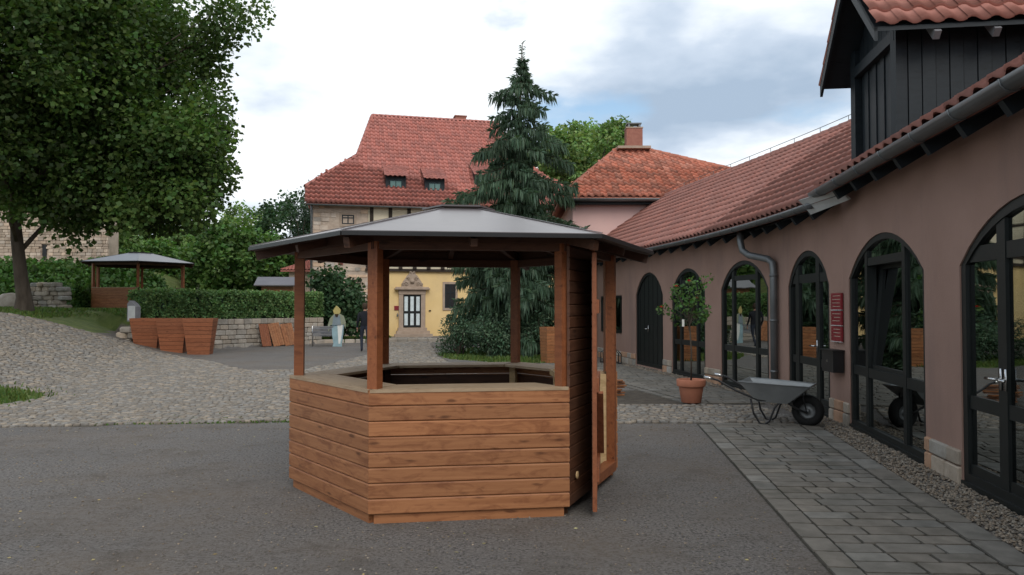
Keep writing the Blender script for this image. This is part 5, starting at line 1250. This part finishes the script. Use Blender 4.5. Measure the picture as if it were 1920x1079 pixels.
bush('juniper_bush', 'dark evergreen shrub to the right of the conifer trunk', (.9, 25.0, .65), (1.0, .8, .9), 34, .36, 110, .10, 'conifer_leaf', asp=.2, ct=.3)
bush('rhododendron', 'rounded dark green shrub behind the bench at the house corner', (-8.35, 35.6, 1.75), (1.6, 1.4, 1.75), 90, .42, 80, .17, 'shrub_leaf', 'shrub', droop=.5)
# clipped hedge
hd_ = thing('clipped_hedge', 'long box-clipped green hedge on top of the retaining wall', 'hedge', (LW.x, LW.y, 1.2)); HL = wl+.25
HS = .25
mk = lambda s_, t_, z: tuple(q0+d3*max(s_, HS)+n3*t_+Vector((0, 0, z)))
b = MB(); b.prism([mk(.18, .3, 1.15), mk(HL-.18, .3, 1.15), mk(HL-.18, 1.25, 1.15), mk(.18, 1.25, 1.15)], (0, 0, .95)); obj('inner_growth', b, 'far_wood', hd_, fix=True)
C = []
for _ in range(1150):
    s_, t_, z = jit(HS, HL-.05), jit(.1, 1.4), jit(1.18, 2.2); k = random.randrange(4)
    if k == 0: z = 2.16+jit(.03)
    elif k in (1, 2): t_ = .16+jit(.04)
    else: s_ = .1 if random.random() < .35 else HL-.08
    C.append(mk(s_, t_, z))
leaves('foliage', C, [.13]*len(C), 26, .075, 'hedge_leaf', hd_, droop=0, ct=.2)
# ivy bank, ruined wall, rubble
C = []
for _ in range(1500):
    x = jit(-34, -15.2); y = jit(36.5, 44); C.append((x, y, hgt(x, y)+jit(0, .35)))
t = tag(leaves('ivy_bank', C, [.45]*len(C), 22, .2, 'ivy_leaf', None, kind='stuff', ct=.3), 'dense green ivy and bramble covering the bank below the ruin', 'ivy')
ru = thing('stone_ruin', 'tall old rubble stone wall behind the maple tree', 'ruin', (-29, 46, hgt(-29, 45))); b = MB()
b.prism([(-40, 45, 2.5), (-24.2, 45, 2.5), (-24.2, 45, 7.6), (-26, 45, 8.0), (-30, 45, 8.6), (-40, 45, 8.8)], (0, 1.2, 0)); core = obj('wall_core', b, 'rubble', ru, fix=True)
z = 3.2; slit = at(84, 474, 45); its = []; sms = [MB().box((0, 0, 0), (1, 1, 1), 0, tn(.25, .07), ch=.06).mesh('stone') for _ in range(14)]
while z < 8.2:
    hh = jit(.12, .22); x = -33
    while x < -24.2:
        ln = min(jit(.2, .5), -24.2-x+.05)
        if not (abs(x+ln/2-slit.x) < .2 and abs(z+hh/2-slit.z) < .55) and z < 7.6+(-24.2-x)*.1: its.append((Matrix.Translation((x+ln/2, 45-.02+jit(.02), z+hh/2)) @ Matrix.Diagonal((ln-.02, .2, hh-.018, 1)), random.randrange(14)))
        x += ln
    z += hh
pieces('stone', ru, its, sms, 'rubble')
b = MB(); b.box((slit.x, 44.98, slit.z), (.26, .05, .9)); obj('slit_window', b, 'black_paint', ru)
rb = at(90, 560, 31.5); rb.z = hgt(rb.x, rb.y); t = thing('rubble_wall', 'broken stub of pale rubble wall beside the maple trunk', 'wall', rb)
for zi in range(6):
    x = -.72+jit(.05)
    while x < .72-.06*zi:
        ln = jit(.2, .42); bb = MB(); bb.box((0, 0, 0), (ln, jit(.4, .55), jit(.17, .21)), 0, tn(.25, .08), ch=.05); obj('stone', bb, 'stone', t, M=Matrix.Translation(rb+Vector((x+ln/2, jit(.05), .08+zi*.185))) @ Matrix.Rotation(jit(.15), 4, 'Z') @ Matrix.Rotation(jit(.06), 4, 'Y')); x += ln*.97
bl = at(22, 565, 31); bl.z = hgt(bl.x, bl.y); t = thing('boulder', 'mossy pale boulder left of the maple trunk', 'boulder', bl)
bb = MB(); bb.lathe([(.5, -.1), (.62, .15), (.55, .42), (.3, .62), (.05, .66)], (0, 0, 0), 9); bo = obj('rock', bb, 'stone', t, True, M=Matrix.Translation(bl) @ Matrix.Diagonal((1.2, .8, 1, 1)))
bush('bush', 'round light green bush between the rubble wall and the far kiosk', (at(143, 550, 33).x, 33, hgt(at(143, 550, 33).x, 33)+.45), (.75, .7, .6), 26, .28, 80, .12, 'bush_leaf')
# trees and bushes behind the hedge
sp_ = [(420, 490, 48, 2.6, 'bush_leaf', 'broad dark green bush tree behind the hedge middle'), (345, 470, 56, 2.6, 'wood_leaf', 'light green tree behind the far kiosk roof'),
       (255, 452, 60, 2.7, 'wood_leaf', 'pale green tree between the ruin and the far kiosk'), (500, 500, 52, 2.2, 'bush_leaf', 'dark green tree left of the garden hut'),
       (545, 440, 66, 3.6, 'shrub_leaf', 'tall green tree behind the left corner of the old house'), (300, 500, 50, 2.0, 'bush_leaf', 'green bush directly behind the far kiosk'), (455, 450, 75, 3.4, 'wood_leaf', 'distant green tree above the hedge')]
for u, v, Y, rr, mat, lab in sp_:
    p = at(u, v, Y); z0 = hgt(p.x, p.y); tree('leafy_tree', lab, (p.x, p.y, z0), .16, (p.x, p.y, p.z), (rr, rr, max(1.6, min(rr*1.05, p.z-z0-.2))), 110, .62, 70, .24, mat, .5, 'trees behind the terrace', limbs=8, ct=.25)
p = at(575, 400, 62); tree('spruce', 'dark spruce behind the left gable of the old house', (p.x, p.y, hgt(p.x, p.y)), .2, (p.x, p.y, 6), (1.6, 1.6, 6.0), 90, .6, 90, .2, 'far_wood', .4, 'trees behind the old house', asp=.2)
p = at(612, 310, 62); tree('spruce', 'dark spruce tip showing above the lower roof edge of the old house', (p.x, p.y, 0), .2, (p.x, p.y, 7.3), (1.1, 1.1, 6.6), 90, .5, 90, .2, 'far_wood', .4, 'trees behind the old house', asp=.2)
for u, v, Y, rr, lab in ((1105, 318, 50, 3.2, 'large light green tree behind the pink house'), (1052, 300, 47, 2.3, 'green tree between the conifer and the pink house'), (1148, 268, 54, 1.6, 'loose light green tree top beside the brick chimney')):
    p = at(u, v, Y); tree('broadleaf_tree', lab, (p.x, p.y, 0), .25, (p.x, p.y, p.z), (rr, rr, rr*1.08), 85, .55, 85, .2, 'wood_leaf', .55, 'trees behind the pink house', limbs=14, ct=.22)
# potted rose tree
rp_ = pc+Vector((0, 0, .37)); t = thing('rose_tree', 'young standard rose tree with red blooms growing in the terracotta pot', 'rose', rp_); b = MB()
b.tube([rp_, rp_+Vector((.01, 0, .5)), rp_+Vector((-.02, 0, 1.0)), rp_+Vector((-.04, 0, 1.2))], [.016, .013, .012, .01], 7); C = []
for i in range(17):
    q_ = rp_+Vector((-.06+jit(.30), jit(.25), 1.02+jit(0, .72))); C.append(tuple(q_)); limb(b, rp_+Vector((-.03, 0, jit(.85, 1.2))), q_, .007, .003)
for u, v in ((1268, 538), (1240, 577), (1305, 560), (1292, 528)):
    q_ = at(u, v, pc.y-.15); limb(b, rp_+Vector((-.03, 0, jit(.95, 1.2))), q_, .007, .003); C += [tuple(q_+Vector((.05, .05, -.05)))]*2
obj('stem', b, 'bark', t, True); leaves('foliage', C, [.11]*len(C), 24, .05, 'rose_leaf', t, droop=.1)
for u, v in ((1268, 538), (1240, 577), (1305, 560), (1292, 528)):
    p = at(u, v, pc.y-.15); b = MB()
    for k in range(9): a = k*2.4; r = .012+.004*k; b.add([p, p+Vector((r*math.cos(a-.5), r*math.sin(a-.5), .03-.003*k)), p+Vector((1.3*r*math.cos(a), 1.3*r*math.sin(a), .035-.003*k)), p+Vector((r*math.cos(a+.5), r*math.sin(a+.5), .03-.003*k))], [(0, 1, 2, 3)])
    obj('bloom', b, 'petal', t)
p = at(1281, 606, pc.y-.05); b = MB(); b.prism([p+Vector((-.02, 0, -.06)), p+Vector((.02, 0, -.06)), p+Vector((.02, 0, .06)), p+Vector((-.02, 0, .06))], (0, .002, 0)); obj('plant_tag', b, 'white_paint', t, fix=True)
# kerb in front of the bed, hills
b = MB(); kb = thing('bed_kerb', 'low row of dark kerb stones edging the grass bed', 'kerb', (-8, 33.9, 0))
for i in range(14):
    b = MB(); b.box((0, 0, 0), (.44, .16, .2), 0, tn(.2), ch=.02); obj('kerb_stone', b, 'stone', kb, M=Matrix.Translation((-9.2+.46*i, 33.75+.11*i, .06)) @ Matrix.Rotation(R(13.5), 4, 'Z'))
b = MB(); nx, ny = 90, 14; vs = []
for j in range(ny):
    for i in range(nx):
        x = -620+1000*i/(nx-1); y = 280+22*j; k = j/(ny-1)
        z = (44+16*math.sin(x*.011+1)+9*math.sin(x*.031+2))*sm(k*1.15)+(jit(2.2) if j else -3); vs.append((x+jit(3), y+jit(3), z*(1 if x < -60 else max(.25, 1-(x+60)/300))))
b.add(vs, [(j*nx+i, j*nx+i+1, (j+1)*nx+i+1, (j+1)*nx+i) for j in range(ny-1) for i in range(nx-1)]); o = obj('hills', b, 'far_wood', kind='structure')
C = []
for _ in range(2600):
    x = jit(-420, -40); k = jit(.1, 1.0); y = 280+22*13*k; z = (44+16*math.sin(x*.011+1)+9*math.sin(x*.031+2))*sm(k*1.15); C.append((x, y, z+1))
tag(leaves('hill_forest', C, [4.5]*len(C), 14, 3.2, 'far_wood', None, kind='stuff', ct=.3, asp=.5), 'dark wooded hillside far behind the hedge', 'forest')
